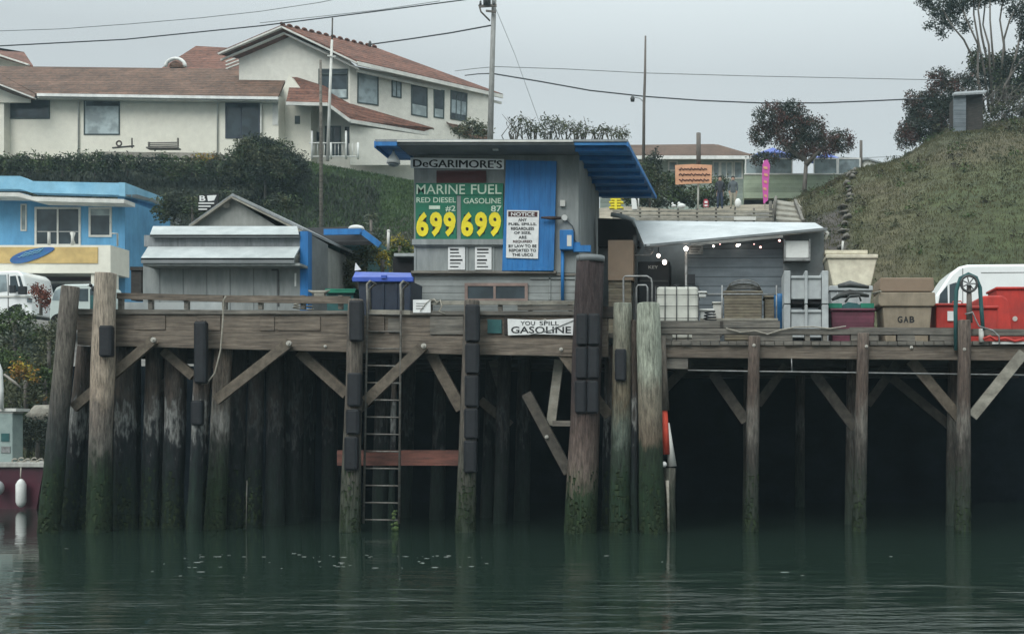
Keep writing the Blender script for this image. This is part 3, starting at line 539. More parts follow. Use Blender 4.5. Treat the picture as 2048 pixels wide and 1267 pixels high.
for tx, ty, bx, r0, r1, Yp in ((1508,672,1503,.125,.15,Yr-.16),(1727,666,1718,.125,.155,Yr-.16),(1929,640,1925,.135,.18,Yr-.16),(2150,672,2148,.13,.16,Yr-.16),(1704,720,1702,.12,.15,Yr+1.6),(1907,720,1904,.12,.16,Yr+1.3),(1497,760,1497,.12,.14,Yr+2.6),(1600,760,1600,.13,.15,Yr+7)):
    pile('pile', (tx, ty if Yp < Yf+.5 else 850-(rz-.1-H)*F/Yp), (bx, 1055), r0, r1, M['pile_right'], rw, Yp)
for px, py in ((1508,690),(1823,694),(1929,698),(1733,692)): boltat(px, py, Yr-.3 if px != 1823 else Yr-.04, rw, .035)
for a, c, dy, m in (((1425,745),(1492,842),.9,'brace_shaded'),((1628,745),(1710,855),.9,'brace_shaded'),((1822,720),(1920,836),.4,'brace'),((2048,705),(1945,832),-.12,'timber_pale'),((2062,700),(2140,800),.1,'brace')): brace(a, c, Yr+dy, rw, .23, .1, m)
for a, c in (((1572,730),(1516,808)),((1795,726),(1735,808)),((1382,722),(1330,776)),((1760,735),(1900,850))): brace(a, c, Yr+1.4, rw, .2, .1, 'brace_shaded')
b = MB(); b.tube([P(1376,740,Yr-.05),P(1500,742,Yr-.05),P(1730,745,Yr-.05),P(2230,752,Yr-.05)], .016, 6); b.tube([P(1583,716,Yr-.03),P(1584,744,Yr-.03)], .012, 6); b.build('pipe', M['steel'], rw)

# ================================================================ WINDOWS AND TEXT HELPERS
def window(pl, q, parent, glass='glass', frame='frame', w=.07, mull=(), name='window', off=.0, proud=.04, pane=None):
    """frame part with a pane sub-part; q = four photo corners (tl, tr, br, bl)"""
    c = [pl.at(x, y, off) for x, y in q]; b = MB()
    ex = (c[1]-c[0]).normalized(); ez = (c[0]-c[3]).normalized()
    i = [c[0]+ex*w-ez*w, c[1]-ex*w-ez*w, c[2]-ex*w+ez*w, c[3]+ex*w+ez*w]
    for k in range(4):
        j = (k+1) % 4; b.prism([c[k], c[j], i[j], i[k]], pl.n*proud)
    for t in mull: 
        a0, a1 = i[3].lerp(i[2], t), i[0].lerp(i[1], t); b.prism([a0-ex*w*.4, a0+ex*w*.4, a1+ex*w*.4, a1-ex*w*.4], pl.n*proud*.8)
    o = b.build(name, M[frame], parent)
    b = MB(); b.prism([p + pl.n*.002 for p in i], pl.n*.01); b.build('pane', M[glass], o); 
    if pane:      # blind or curtain inside the upper or lower part: fraction range
        f0, f1, m = pane; b = MB(); b.prism([i[3].lerp(i[0],f0)+pl.n*.013, i[2].lerp(i[1],f0)+pl.n*.013, i[2].lerp(i[1],f1)+pl.n*.013, i[3].lerp(i[0],f1)+pl.n*.013], pl.n*.004); b.build('blind', M[m], o)
    return o
def rect(x0, x1, y0, y1): return [(x0,y0),(x1,y0),(x1,y1),(x0,y1)]
def solid(pts_front, depth):   # helper returning MB prism going back
    b = MB(); b.prism(pts_front, (0, depth, 0)); return b

# ================================================================ FUEL SHED
Ys = 26.0
fs = thing('fuel_shed', 'tall grey fuel shed with bright blue eaves standing on the wharf', 'shed', Vector((PX(990,Ys), Ys+2, dz)))
b = MB(); xl, xr = PX(828,Ys), PX(1158,Ys); yb = 30.2; zt = PZ(283,Ys-1)-.004; ztb = zt-.045
b.add([(xl,Ys,PZ(545,Ys)),(xr,Ys,PZ(545,Ys)),(xr,yb,PZ(545,Ys)),(xl,yb,PZ(545,Ys)),(xl,Ys,zt),(xr,Ys,zt),(xr,yb,ztb),(xl,yb,ztb)], [(0,1,2,3),(4,5,6,7),(0,1,5,4),(1,2,6,5),(2,3,7,6),(3,0,4,7)])
b.build('wall', M['shed'], fs)
b = MB(); b.box(xl+.01, xr-.01, Ys+.01, yb-.01, dz, PZ(545,Ys)-.003); b.build('lower_wall', M['siding'], fs)
b = MB(); b.pbox(822,1112,541,546,Ys-.12,.12); b.pbox(824,1158,546.5,551,Ys-.03,.03); b.build('ledge', M['timber_grey'], fs)
b = MB(); b.pbox(824,1006,478,489,Ys-.1,.1); b.pbox(829,1004,489.5,493,Ys-.05,.05); b.build('ledge', M['shed'], fs)
b = MB(); b.pbox(1150,1157,290,600,Ys-.025,.025); b.pbox(828,832,480,541,Ys-.02,.02); b.pbox(985,989,493,541,Ys-.02,.02); b.pbox(932,936,493,541,Ys-.02,.02); b.build('corner_board', M['shed'], fs)
# roof: sheet with wide eaves both sides, blue below
yf = Ys-1.0; ze = PZ(283,yf); ox0, ox1 = PX(750,yf), PX(1255,yf); ybk = 30.7; ox1b = PX(1312,ybk); yl = Ys+.45
def roofz(y): return ze - .05*(y-yf)/(ybk-yf)
def quad(pts, za, zb_): # plan polygon, slab between offsets za..zb from the roof line
    b = MB(); n = len(pts); b.add([(x,y,roofz(y)+za) for x,y in pts]+[(x,y,roofz(y)+zb_) for x,y in pts], [tuple(range(n)),tuple(range(2*n-1,n-1,-1))]+[(i,(i+1)%n,n+(i+1)%n,n+i) for i in range(n)]); return b
quad([(ox0,yf),(ox1,yf),(ox1b,ybk),(xl-.1,ybk),(xl-.1,yl),(ox0,yl)], .0, .05).build('roof', M['roofgrey'], fs)
quad([(xr+.02,yf+.03),(ox1-.02,yf+.03),(ox1b-.02,ybk-.03),(xr+.02,ybk-.03)], -.07, -.004).build('eave', M['blueeave'], fs)
quad([(ox0+.02,yf+.03),(xl-.12,yf+.03),(xl-.12,yl-.03),(ox0+.02,yl-.03)], -.07, -.004).build('eave', M['blueeave'], fs)
quad([(xl-.11,yf+.03),(xr+.01,yf+.03),(xr+.01,Ys-.002),(xl-.11,Ys-.002)], -.06, -.004).build('soffit', M['fascia'], fs)
b = MB(); b.beam(Vector((ox1,yf,roofz(yf)-.06)), Vector((ox1b,ybk,roofz(ybk)-.04)), .04, .10); b.build('fascia', M['bluepaint'], fs)
b = MB(); b.beam(Vector((ox0,yf,roofz(yf)-.06)), Vector((ox0,yl,roofz(yl)-.06)), .04, .15); b.build('fascia', M['bluepaint'], fs)
b = MB(); b.box(xl-.1, xr, yf-.02, yf+.02, ze-.012, ze+.03); b.build('flashing', M['trim'], fs)
b = MB(); b.box(ox0, xl-.1, yf-.02, yf+.02, ze-.10, ze-.01); b.build('front_board', M['bluepaint'], fs)
for k in range(7):
    b = MB(); yy = yf+.25+k*.8; b.beam(Vector((xr+.01,yy,roofz(yy)-.12)), Vector((lerp(ox1,ox1b,(yy-yf)/(ybk-yf))-.05,yy,roofz(yy)-.12)), .05, .09); b.build('rafter', M['bluepaint'], fs)
b = MB(); b.pbox(985,996,284,300,Ys-.62,.07); b.build('bracket', M['white'], fs)
# blue sliding door
pl = front(Ys-.1)
b = MB(); b.ppoly([(1012,320),(1113,322),(1107,544),(1004,542)], Ys-.12, .06)
for k in range(9): b.ppoly([(1016+k*10.6,324),(1018+k*10.6,324),(1014+k*10.3,540),(1012+k*10.3,540)], Ys-.126, .01)
b.build('door', M['bluepaint'], fs)
window(front(Ys), rect(930,1056,566,603), fs, 'glass', 'pinkframe', .07, (.47,))
b = MB()
for y in (556,): b.pbox(1060,1150,554,558,Ys-.02,.02)
b.pbox(1098,1101,548,600,Ys-.02,.02); b.build('trim_board', M['siding'], fs)
# signs on the shed
Yg = Ys-.06
t = thing('name_board', 'long white name board with dark capitals across the top of the fuel shed', 'sign', P(914,338,Yg)); b = MB(); b.ppoly([(821,315),(1008,318),(1008,339),(821,335)], Yg, .05); b.build('board', M['carwhite'], t)
text("DeGARIMORE'S", front(Yg), 826,1003,318.5,333.5, M['ink'], t, 0, skew=2.5)
for dx in (.7,1.4): text("DeGARIMORE'S", front(Yg), 826+dx,1003+dx,318.5-dx*.4,333.5+dx*.4, M['ink'], t, 0, off=.006+dx*.0005, skew=2.5)
b = MB(); b.pbox(873,972,341,366,Yg,.04); tag(b.build('blank_board', M['maroon']), 'plain dark maroon board between the name board and the green price sign', 'board')
t = thing('price_sign', 'green and yellow marine fuel price sign on the fuel shed front', 'sign', P(917,478,Yg))
b = MB(); b.pbox(831,1006,366,390,Yg,.05); b.build('header', M['green'], t)
b = MB(); b.pbox(831,913,391,478,Yg,.05); b.build('panel', M['green'], t); b = MB(); b.pbox(922,1006,391,478,Yg,.05); b.build('panel', M['green'], t)
b = MB(); b.pbox(913.5,921.5,391,478,Yg+.02,.03); b.build('divider', M['shed'], t)
pg = front(Yg); M['signwhite'] = mat('signwhite', (.62,.72,.60), (.5,.64,.5), sc=9, bump=0)
text('MARINE', pg, 833,930,369,388, M['signwhite'], t, .003); text('FUEL', pg, 942,1003,369,388, M['signwhite'], t, .008); text('RED DIESEL', pg, 833,912,394.5,405, M['signwhite'], t, .01); text('GASOLINE', pg, 927,1002,396,407, M['signwhite'], t, .01)
text('#2', pg, 891,911,411,423, M['signwhite'], t, .012); text('87', pg, 982,1003,411,423, M['signwhite'], t, .012)
b = MB(); b.pbox(858,880,411,418,Yg-.01,.01); b.build('label', M['signwhite'], t)
M['digit'] = mat('digit', (.85,.72,.02), (.72,.60,.015), sc=6, rough=.5, bump=0, dirt=.15)
for gx in (833,922.5):
    for k, ch in enumerate('699'):
        x = gx + (k*27.2 if gx < 900 else k*27.8); d = MB(); d.pbox(x+5,x+19,429,467,Yg-.01,.01); o = d.build('price_card', M['ink'], t)
        text(ch, front(Yg-.012), x-.5,x+24,423.5,473, M['digit'], o, .045, name='digit')
for x0_, x1_, lab in ((896,930,'left'),(950,983,'right')):
    t = thing('paper_notice', 'white paper notice under the price sign, %s' % ('the one nearer the dumpster' if lab == 'left' else 'the one nearer the blue door'), 'notice', P(x0_,541,Yg+.03), 'paper notices under the price sign')
    b = MB(); b.pbox(x0_,x1_,492,539,Yg+.03,.02); b.build('sheet', M['paper'], t)
    for k in range(6):
        b = MB(); yy = 497+k*7; b.pbox(x0_+4,x1_-4-R.randint(0,9),yy,yy+(2.2 if k%3 else 3.4),Yg+.025,.004); b.build('print', M['ink'], t)
t = thing('notice_sign', 'white notice sign about fuel spills with a dark header on the blue door', 'sign', P(1045,516,Ys-.16)); Yn = Ys-.15
b = MB(); b.ppoly([(1014,420),(1078,421),(1076,517),(1012,515)], Yn, .02); b.build('board', M['paper'], t)
b = MB(); b.ppoly([(1016.5,422.5),(1075,423.5),(1074.6,433.5),(1016.3,433)], Yn-.004, .004); b.build('header', M['maroon'], t); pn = front(Yn-.004)
text('NOTICE', pn, 1022,1069,424.5,431.8, M['paper'], t, .02)
for k, (s_, w_) in enumerate((('ANY',17),('FUEL SPILLS,',56),('REGARDLESS',46),('OF SIZE,',34),('ARE',16),('REQUIRED',38),('BY LAW TO BE',56),('REPORTED TO',54),('THE USCG',42))):
    yy = 436.5+k*8.7; text(s_, pn, 1045-w_/2,1045+w_/2,yy,yy+5.8, M['ink'] if k not in (5,) else M['maroon'], t, .02)
# electrics
t = thing('electric_box', 'blue electric box with a conduit running down the shed corner', 'electric box', P(1132,600,Ys-.1))
b = MB(); b.pbox(1119,1146,459,499,Ys-.22,.2); b.build('box', M['bluepaint'], t, bevel=.02); b = MB(); b.tube([P(1125,498,Ys-.08),P(1125,600,Ys-.08)], .04, 10); b.build('conduit', M['bluepaint'], t)
b = MB(); b.pbox(1146,1181,490,503,Ys-.14,.12); b.pbox(1146,1160,484,491,Ys-.1,.06); b.build('bracket', M['bluepaint'], t); b = MB(); b.pbox(1134,1143,470,492,Ys-.226,.01); b.build('sticker', M['trim'], t)
t = thing('meter', 'small round meter with a looping cable above the blue box', 'meter', P(1130,435,Ys)); b = MB(); b.tube([P(1129,435,Ys-.1),P(1129,435,Ys)], .07, 14); b.build('dial', M['white'], t)
b = MB(); b.tube([P(x,y,Ys-.05) for x,y in ((1131,440),(1139,446),(1145,452),(1148,462),(1149,480),(1158,490))], .012, 6); b.build('cable', M['wire'], t)
b = MB(); b.pbox(1120,1130,400,412,Ys-.08,.08); tag(b.build('junction_box', M['trim']), 'tiny white junction box on the grey wall right of the blue door', 'junction box')
b = MB(); b.tube([P(1082,435,Ys-.24),P(1105,436,Ys-.22),P(1122,436,Ys-.12)], [.02,.045,.03], 8); tag(b.build('door_latch', M['rust']), 'rusty red door latch crossing from the blue door to the wall', 'latch')
t = thing('dome_lamp', 'white dome lamp hanging under the left blue eave', 'lamp', P(787,330,Ys-.55)); b = MB()
b.tube([P(787,303,Ys-.55),P(787,309,Ys-.55),P(787,314,Ys-.55),P(787,322,Ys-.55),P(787,327,Ys-.55)], [.03,.05,.10,.15,.155], 16); b.build('shade', M['white'], t); b = MB(); b.tube([P(787,284,Ys-.55),P(787,303,Ys-.55)], .015, 6); b.build('stem', M['steel'], t); b = MB(); b.ball(P(787,329,Ys-.55), (.12,.12,.05)); b.build('globe', M['glass_lit'], t)
t = thing('gasoline_banner', 'white cloth banner with worn black lettering on the wharf face', 'banner', P(1082,672,Yf-.06)); Yb = Yf-.07; b = MB(); b.ppoly([(1015,637),(1080,640),(1151,636),(1149,670),(1085,668),(1016,670)], Yb, .02); b.build('cloth', M['paper'], t)
text('YOU', front(Yb), 1041,1070,642,650, M['ink'], t, .01); text('SPILL', front(Yb), 1079,1118,642,650, M['ink'], t, .01); text('GASOLINE', front(Yb), 1022,1142,652.5,666, M['ink'], t, .015)
b = MB(); b.tube([P(1060,669,Yb-.01),P(1100,660,Yb-.01),P(1148,640,Yb-.01)], .008, 5); b.build('string', M['steel'], t)
t = thing('rail_notice', 'small white notice tied to the wharf rail beside the ladder', 'notice', P(843,626,Yf-.05)); b = MB(); b.pbox(826,861,599,625,Yf-.07,.02); b.build('sheet', M['paper'], t)
for k in range(3): b = MB(); b.pbox(832,853-k*3,606+k*5,607.3+k*5,Yf-.074,.003); b.build('print', M['steel_dark'], t)
b = MB(); b.tube([P(840,622,Yf-.09),P(852,606,Yf-.09),P(862,598,Yf-.07),P(880,603,Yf-.05)], .008, 5); b.build('string', M['rope'], t)

# ================================================================ GREY SHED (left)
Yh = 26.3
t = gs = thing('grey_shed', 'low grey shed with white roof bands and a gable on the left wharf', 'shed', Vector((PX(440,Yh),Yh+1,dz)))
b = MB(); b.pbox(286,601,525,690,Yh,1.35); b.build('wall', M['shed'], t)
b = MB(); b.pbox(600,616,462,690,Yh-.02,.25); b.build('corner_post', M['bluepaint'], t)
b = MB(); x0_ = PX(615,Yh); b.add([(x0_-.3,Yh+.2,dz),(x0_,Yh+.2,dz),(x0_,Yh+1.35,dz),(x0_-.3,Yh+1.35,dz),(x0_-.3,Yh+.2,PZ(466,Yh)),(x0_,Yh+.2,PZ(466,Yh)),(x0_,Yh+1.35,PZ(470,Yh)),(x0_-.3,Yh+1.35,PZ(470,Yh))], [(0,1,2,3),(4,5,6,7),(0,1,5,4),(1,2,6,5),(2,3,7,6),(3,0,4,7)]); b.build('side_wall', M['fascia'], t)
b = MB(); b.pbox(288,600,470,493,Yh+.05,1.2); b.build('upper_band', M['roofgrey'], t)
def slope(x0, x1, y0, y1, Y0, Y1, xa=None, xb=None, th=.05, b=None):   # sloping sheet: bottom edge px row y1 at Y0, top edge row y0 at Y1
    b = b or MB(); A, B_, C_, D_ = P(x0,y1,Y0), P(x1,y1,Y0), P(xb if xb is not None else x1,y0,Y1), P(xa if xa is not None else x0,y0,Y1); b.prism([A,B_,C_,D_], (0,0,-th)); return b
slope(282,588,493,515,Yh-.55,Yh, 296,600).build('lower_roof', M['roofwhite'], t)
b = MB(); b.pbox(282,588,516,526,Yh-.55,.06); b.build('fascia', M['fascia'], t)
b = MB(); b.pbox(286,600,526,531,Yh-.5,.5); b.build('soffit', M['shed'], t)
slope(300,598,452,468,Yh-.1,Yh+.5,306,594).build('upper_roof', M['roofwhite'], t); b = MB(); b.pbox(300,598,469.5,474,Yh-.1,.1); b.build('fascia', M['fascia'], t)
for x in range(318,600,47): b = MB(); b.pbox(x,x+1.6,531,660,Yh-.012,.012); b.build('batten', M['fascia'], t)
b = MB(); b.pbox(543,557,538,541,Yh-.02,.02); b.pbox(555,558,541,612,Yh-.02,.02); b.build('door_trim', M['steel_dark'], t)
b = MB(); b.pbox(589,592,546,572,Yh-.03,.03); b.build('handle', M['white'], t)
# gable part behind
Yq = 27.8
b = MB(); b.ppoly([(375,470),(376,456),(466,398),(560,456),(600,470),(600,600),(375,600)], Yq, 3.4); b.build('gable_wall', M['gable'], t)
rdg0, rdg1 = P(465,392,Yq-.12), P(465,392,Yq-.12)+Vector((0,4,0))
for ex, ey in ((378,454),(606,461)):
    e0 = P(ex,ey,Yq-.12); e1 = e0+Vector((0,4,0)); b = MB(); b.prism([rdg0,rdg1,e1,e0], (0,0,.07)); b.build('gable_roof', M['roofgrey'], t)
    b = MB(); b.beam(rdg0+Vector((0,-.03,-.04)), e0+Vector((0,-.03,-.04)), .05, .12, up=(0,1,0)); b.build('barge_board', M['timber_pale'], t)
b = MB(); b.tube([P(452,408,Yq-.12),P(452,408,Yq)], .1, 12); b.build('vent', M['timber_pale'], t)
b = MB(); b.pbox(238,450,604,623,Yf+.5,.1); tag(b.build('board_panel', M['roofwhite']), 'long pale panel lying behind the left wharf rail', 'panel')
t = thing('wall_sign', 'white sign with black lettering half hidden behind the shed gable', 'sign', P(420,430,34)); b = MB(); b.ppoly([(396,390),(436,386),(436,412),(398,424)], 34, .06); b.build('board', M['ink'], t); text('B', front(34), 399,411,391,402, M['paper'], t, .02); b = MB(); b.ppoly([(414,391),(433,390),(428,401),(416,402)], 33.99, .01); b.build('print', M['paper'], t)
for k in range(3): b = MB(); b.pbox(397,428-k*7,405+k*6,407.5+k*6,33.99,.01); b.build('print', M['paper'], t)
# blue canopy shop behind
Yc = 31.5
t = thing('canopy_shop', 'small teal shop under a flat canopy with a blue fascia', 'shop', Vector((PX(690,Yc),Yc+1,3.95)))
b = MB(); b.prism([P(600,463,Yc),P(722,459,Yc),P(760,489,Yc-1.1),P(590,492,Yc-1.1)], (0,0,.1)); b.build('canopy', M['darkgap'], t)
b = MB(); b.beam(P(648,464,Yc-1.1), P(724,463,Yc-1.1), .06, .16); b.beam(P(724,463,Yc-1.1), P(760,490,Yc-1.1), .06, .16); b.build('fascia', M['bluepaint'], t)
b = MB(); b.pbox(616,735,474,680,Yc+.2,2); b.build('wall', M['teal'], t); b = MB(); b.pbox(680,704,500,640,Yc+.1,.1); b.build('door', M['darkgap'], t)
b = MB(); b.ball(P(713,457,Yc-.8), (.22,.2,.1)); b.build('roof_vent', M['white'], t)
t = thing('hanging_banner', 'narrow red banner hanging on the teal shop wall', 'banner', P(661,570,Yc-1)); b = MB(); b.ppoly([(656,514),(669,513),(668,568),(655,570)], Yc-.4, .03); b.build('cloth', M['redsign'], t)
b = MB(); b.ppoly([(659,530),(665,524),(666,534),(661,545)], Yc-.405, .005); b.build('print', M['trim'], t)
# ================================================================ THINGS ON THE LEFT DECK
Yd = 24.7
t = thing('dumpster', 'navy dumpster with a bright blue lid at the head of the ladder', 'dumpster', Vector((PX(766,Yd),Yd+.5,dz)))
b = MB(); b.ppoly([(716,561),(822,561),(818,664),(722,664)], Yd, .95)
for x in (740,766,792): b.ppoly([(x-3,566),(x+3,566),(x+3,660),(x-3,660)], Yd-.03, .04)
b.build('body', M['navy'], t, bevel=.02)
b = MB(); b.prism([P(704,557,Yd-.06),P(826,558,Yd-.06),P(822,545,Yd+1),P(710,543,Yd+1)], (0,0,-.05)); b.pbox(704,826,553,563,Yd-.08,.08); b.build('lid', M['lidblue'], t, bevel=.015)
b = MB(); b.pbox(762,772,550,556,Yd-.12,.1); b.build('handle', M['lidblue'], t)
t = thing('fish_tote', 'teal plastic tote with a dark lid behind the left rail', 'tote', Vector((PX(680,25.2),25.6,dz))); b = MB(); b.ppoly([(652,584),(708,584),(704,664),(656,664)], 25.2, .7); b.build('body', M['teal'], t, bevel=.02)
b = MB(); b.pbox(650,712,577,580,25.15,.8); b.pbox(650,710,580.5,585,25.12,.8); b.build('rim', M['bin_green'], t)
t = thing('bollard', 'pale T shaped mooring cleat on the wharf rail by the blue corner post', 'cleat', P(636,596,Yf+.2)); b = MB(); b.tube([P(617,581,Yf+.2),P(626,584,Yf+.2),P(650,584,Yf+.2),P(660,580,Yf+.2)], [.015,.04,.04,.015], 8); b.pbox(628,648,584,599,Yf+.17,.08); b.build('horn', M['timber_pale'], t)
b = MB(); b.ppoly([(709,541),(711,525),(722,539)], Yd+.9, .02); tag(b.build('paper_scrap', M['paper']), 'white triangular scrap standing on the dumpster lid', 'scrap')
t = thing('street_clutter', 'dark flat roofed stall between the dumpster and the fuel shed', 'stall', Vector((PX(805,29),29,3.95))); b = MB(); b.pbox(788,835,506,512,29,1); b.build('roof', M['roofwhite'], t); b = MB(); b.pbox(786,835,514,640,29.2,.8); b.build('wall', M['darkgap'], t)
# ================================================================ STACKS AND HUT RIGHT OF THE SHED
def bin_(name, label, cat, px0, px1, py0, py1, Y, m, taper=4, rim=6, d=1.0, group=None, ribs=0, feet=False, lid=None):
    t = thing(name, label, cat, Vector((PX((px0+px1)/2,Y),Y+d/2,PZ(py1,Y))), group)
    b = MB(); b.ppoly([(px0+2,py0+rim+.5),(px1-2,py0+rim+.5),(px1-2-taper,py1),(px0+2+taper,py1)], Y+.03, d-.06)
    if ribs:
        for k in range(ribs): x = lerp(px0+8, px1-8, (k+.5)/ribs); b.ppoly([(x-2,py0+rim+2),(x+2,py0+rim+2),(x+2,py1-2),(x-2,py1-2)], Y, .05)
    b.build('body', M[m], t, bevel=.025); b = MB(); b.pbox(px0,px1,py0,py0+rim,Y-.02,d+.04); b.build('lid' if lid else 'rim', M[lid or m], t, bevel=.02)
    if feet:
        for x in (px0+4,(px0+px1)/2-5,px1-14): b = MB(); b.pbox(x,x+10,py1,py1+7,Y+.02,d-.1); b.build('foot', M[m], t)
    return t
Yk = 27.4
t = thing('box_stack', 'tall stack of brown boxes beside the fuel shed wall', 'box stack', Vector((PX(1240,27.2),27.7,dz)))
b = MB(); b.pbox(1216,1266,480,560,27.2,1); b.build('top_box', M['bin_tan2'], t); b = MB(); b.pbox(1217,1262,560.5,690,27.25,1); b.build('slatted_box', M['mesh_crate'], t)
t = thing('open_shelter', 'dark open shelter with a torn white edge behind the brown box stack', 'shelter', Vector((PX(1250,29),29.5,dz))); b = MB(); b.pbox(1196,1382,470,700,29.3,.15); b.build('back_wall', M['fascia'], t)
b = MB(); b.ppoly([(1196,436),(1262,438),(1280,470),(1280,492),(1196,492)], 29.0, .3); b.build('canopy', M['darkgap'], t)  # near-black sheet added for the dark opening, its shade set by colour
b = MB(); b.tube([P(x,y,28.8) for x,y in ((1222,428),(1240,431),(1256,436),(1266,440),(1272,452))], .06, 8, wob=.3); b.build('canvas_edge', M['roofwhite'], t)
b = MB(); b.pbox(1266,1273,470,690,27.6,.08); b.build('post', M['steel_dark'], t)
t = thing('dark_machine', 'dark machine with pale lettering inside the shelter doorway', 'machine', Vector((PX(1310,28),28.4,dz))); b = MB(); b.pbox(1276,1340,522,700,28.0,.8); b.build('cabinet', M['rubber'], t, bevel=.03); b = MB(); b.pbox(1280,1336,560,563,27.97,.03); b.build('trim_board', M['steel_dark'], t); text('KEY', front(27.99), 1297,1316,531,537, M['trim'], t, .01)
t = thing('wire_basket', 'grey wire basket hanging under the hut roof edge', 'basket', P(1300,508,27.4)); b = MB()
for k in range(4): b.tube([P(1288,494+k*4,27.4),P(1304,496+k*4,27.4)], .01, 5)
b.tube([P(1270,510,27.4),P(1298,510,27.4),P(1306,503,27.4),P(1305,496,27.4)], .016, 6); b.build('wire', M['steel'], t)
t = hut = thing('grey_hut', 'grey board hut with a white sloping canopy on the loading wharf', 'hut', Vector((PX(1510,Yk),Yk+1.5,rz)))
b = MB(); b.ppoly([(1376,492),(1648,468),(1648,705),(1376,705)], Yk, 3); b.build('wall', M['hutside'], t)
b = MB(); b.ppoly([(1566,470),(1648,463),(1648,560),(1566,560)], Yk-.05, .04); b.pbox(1640,1648,470,700,Yk-.06,.05); b.build('panel', M['fascia'], t)
b = MB(); b.prism([P(1288,488,Yk-.55),P(1652,458,Yk-.55),P(1630,445,Yk+.9),P(1268,441,Yk+.9)], (0,0,-.05)); b.build('canopy', M['tarp'], t)
b = MB(); b.prism([P(1268,441,Yk+.9),P(1288,488,Yk-.55),P(1290,492,Yk-.55),P(1276,480,Yk+.9)], (.05,0,0)); b.build('canopy_end', M['tarp'], t)
b = MB(); b.beam(P(1300,491,Yk-.6), P(1654,458,Yk-.6), .06, .12, up=(0,1,0)); b.build('fascia', M['fascia'], t)
b = MB(); b.tube([P(1648,459,Yk-.6),P(1656,466,Yk-.6),P(1650,478,Yk-.5)], .035, 7); b.build('gutter_end', M['trim'], t)
pr = Plane(P(1288,488,Yk-.55),P(1652,458,Yk-.55),P(1630,445,Yk+.9)); b = MB()
tri = [(1331,463),(1339,477),(1323,477)]
for k in range(3):
    a, c = tri[k], tri[(k+1)%3]; nx, ny = c[1]-a[1], a[0]-c[0]; l = math.hypot(nx,ny); nx, ny = nx/l*1.4, ny/l*1.4; b.plate(pr, [a,c,(c[0]-nx,c[1]-ny),(a[0]-nx,a[1]-ny)], .012, .01)
b.build('emblem', M['steel_dark'], t)
t = thing('wall_cabinet', 'white cabinet hung on the right end of the grey hut', 'cabinet', P(1593,521,Yk-.4)); b = MB(); b.pbox(1571,1618,481,516,Yk-.4,.34); b.build('box', M['white'], t, bevel=.02); b = MB(); b.pbox(1568,1571,478,521,Yk-.42,.36); b.pbox(1618,1621,478,521,Yk-.42,.36); b.pbox(1571,1618,516.5,521,Yk-.42,.36); b.build('frame', M['steel'], t)
t = thing('hut_sign', 'small pale sign on the hut wall next to the bright lamp', 'sign', P(1390,508,Yk-.04)); b = MB(); b.pbox(1378,1406,490,508,Yk-.05,.04); b.build('board', M['steel'], t)
for k in range(3): b = MB(); b.pbox(1381,1402-k*3,493+k*5,495+k*5,Yk-.055,.005); b.build('print', M['steel_dark'], t)
t = thing('lamp_post', 'slim white post with a glowing lamp at the hut corner', 'lamp post', P(1373,690,Yk-.3)); b = MB(); b.tube([P(1372,504,Yk-.3),P(1373,690,Yk-.3)], .035, 8); b.build('post', M['steel'], t); b = MB(); b.ball(P(1372,497,Yk-.32), .052); b.build('lamp', M['bulb'], t)
b = MB(); b.pbox(1376,1390,548,568,Yk-.35,.15); b.build('speaker', M['rubber'], t)
t = thing('work_lamp', 'pair of glaring white bulbs hanging in the shelter doorway', 'lamp', P(1322,524,27.3)); 
for x,y,r in ((1317,511,.04),(1329,524,.052)): b = MB(); b.ball(P(x,y,27.3), (r,r,r*1.1)); b.build('bulb', M['bulb'], t)
b = MB(); b.tube([P(1317,494,27.32),P(1317,508,27.32),P(1323,517,27.32),P(1328,521,27.32)], .012, 6); b.build('cable', M['wire'], t)
t = thing('string_lights', 'string of small pink white bulbs along the hut wall', 'string lights', P(1490,494,Yk-.25))
b = MB(); b.tube([P(x,y,Yk-.25) for x,y in ((1376,492),(1400,487),(1430,489),(1460,487),(1478,489),(1500,485),(1520,490),(1540,484),(1558,480))], .007, 5); b.build('cable', M['wire'], t)
for x,y,m,r in ((1427,492,'bulb',.022),(1475,491,'bulb',.034),(1479,489,'bulb',.02),(1440,488,'bulbpink',.012),(1521,494,'bulbpink',.025),(1559,481,'bulbpink',.026),(1508,488,'bulbpink',.012)): b = MB(); b.ball(P(x,y,Yk-.27), r, 8, 6); b.build('bulb', M[m], t)
# caged tank
Yi = 25.2
t = thing('caged_tank', 'white plastic liquid tank in a metal cage behind the wharf edge', 'tank', Vector((PX(1354,Yi),Yi+.5,rz)))
b = MB(); b.pbox(1313,1396,573,676,Yi+.03,.95); b.build('tank', M['poly'], t, bevel=.06); b = MB(); b.tube([P(1352,573,Yi+.5),P(1352,569,Yi+.5)], .09, 14); b.build('cap', M['rubber'], t)
for x in (1311,1330,1353,1376,1397): b = MB(); b.tube([P(x,571,Yi),P(x,680,Yi)], .012, 6); b.build('cage_bar', M['steel_dark'], t)
for y in (572,589,612,636,660): b = MB(); b.tube([P(1311,y,Yi-.015),P(1397,y,Yi-.015),P(1397,y,Yi-.015)+Vector((0,1.05,0)),P(1311,y,Yi-.015)+Vector((0,1.05,0))], .012, 6, closed=True); b.build('cage_bar', M['steel_dark'], t)
b = MB(); b.pbox(1310,1398,678,690,Yi,1); b.build('pallet', M['timber_grey'], t)
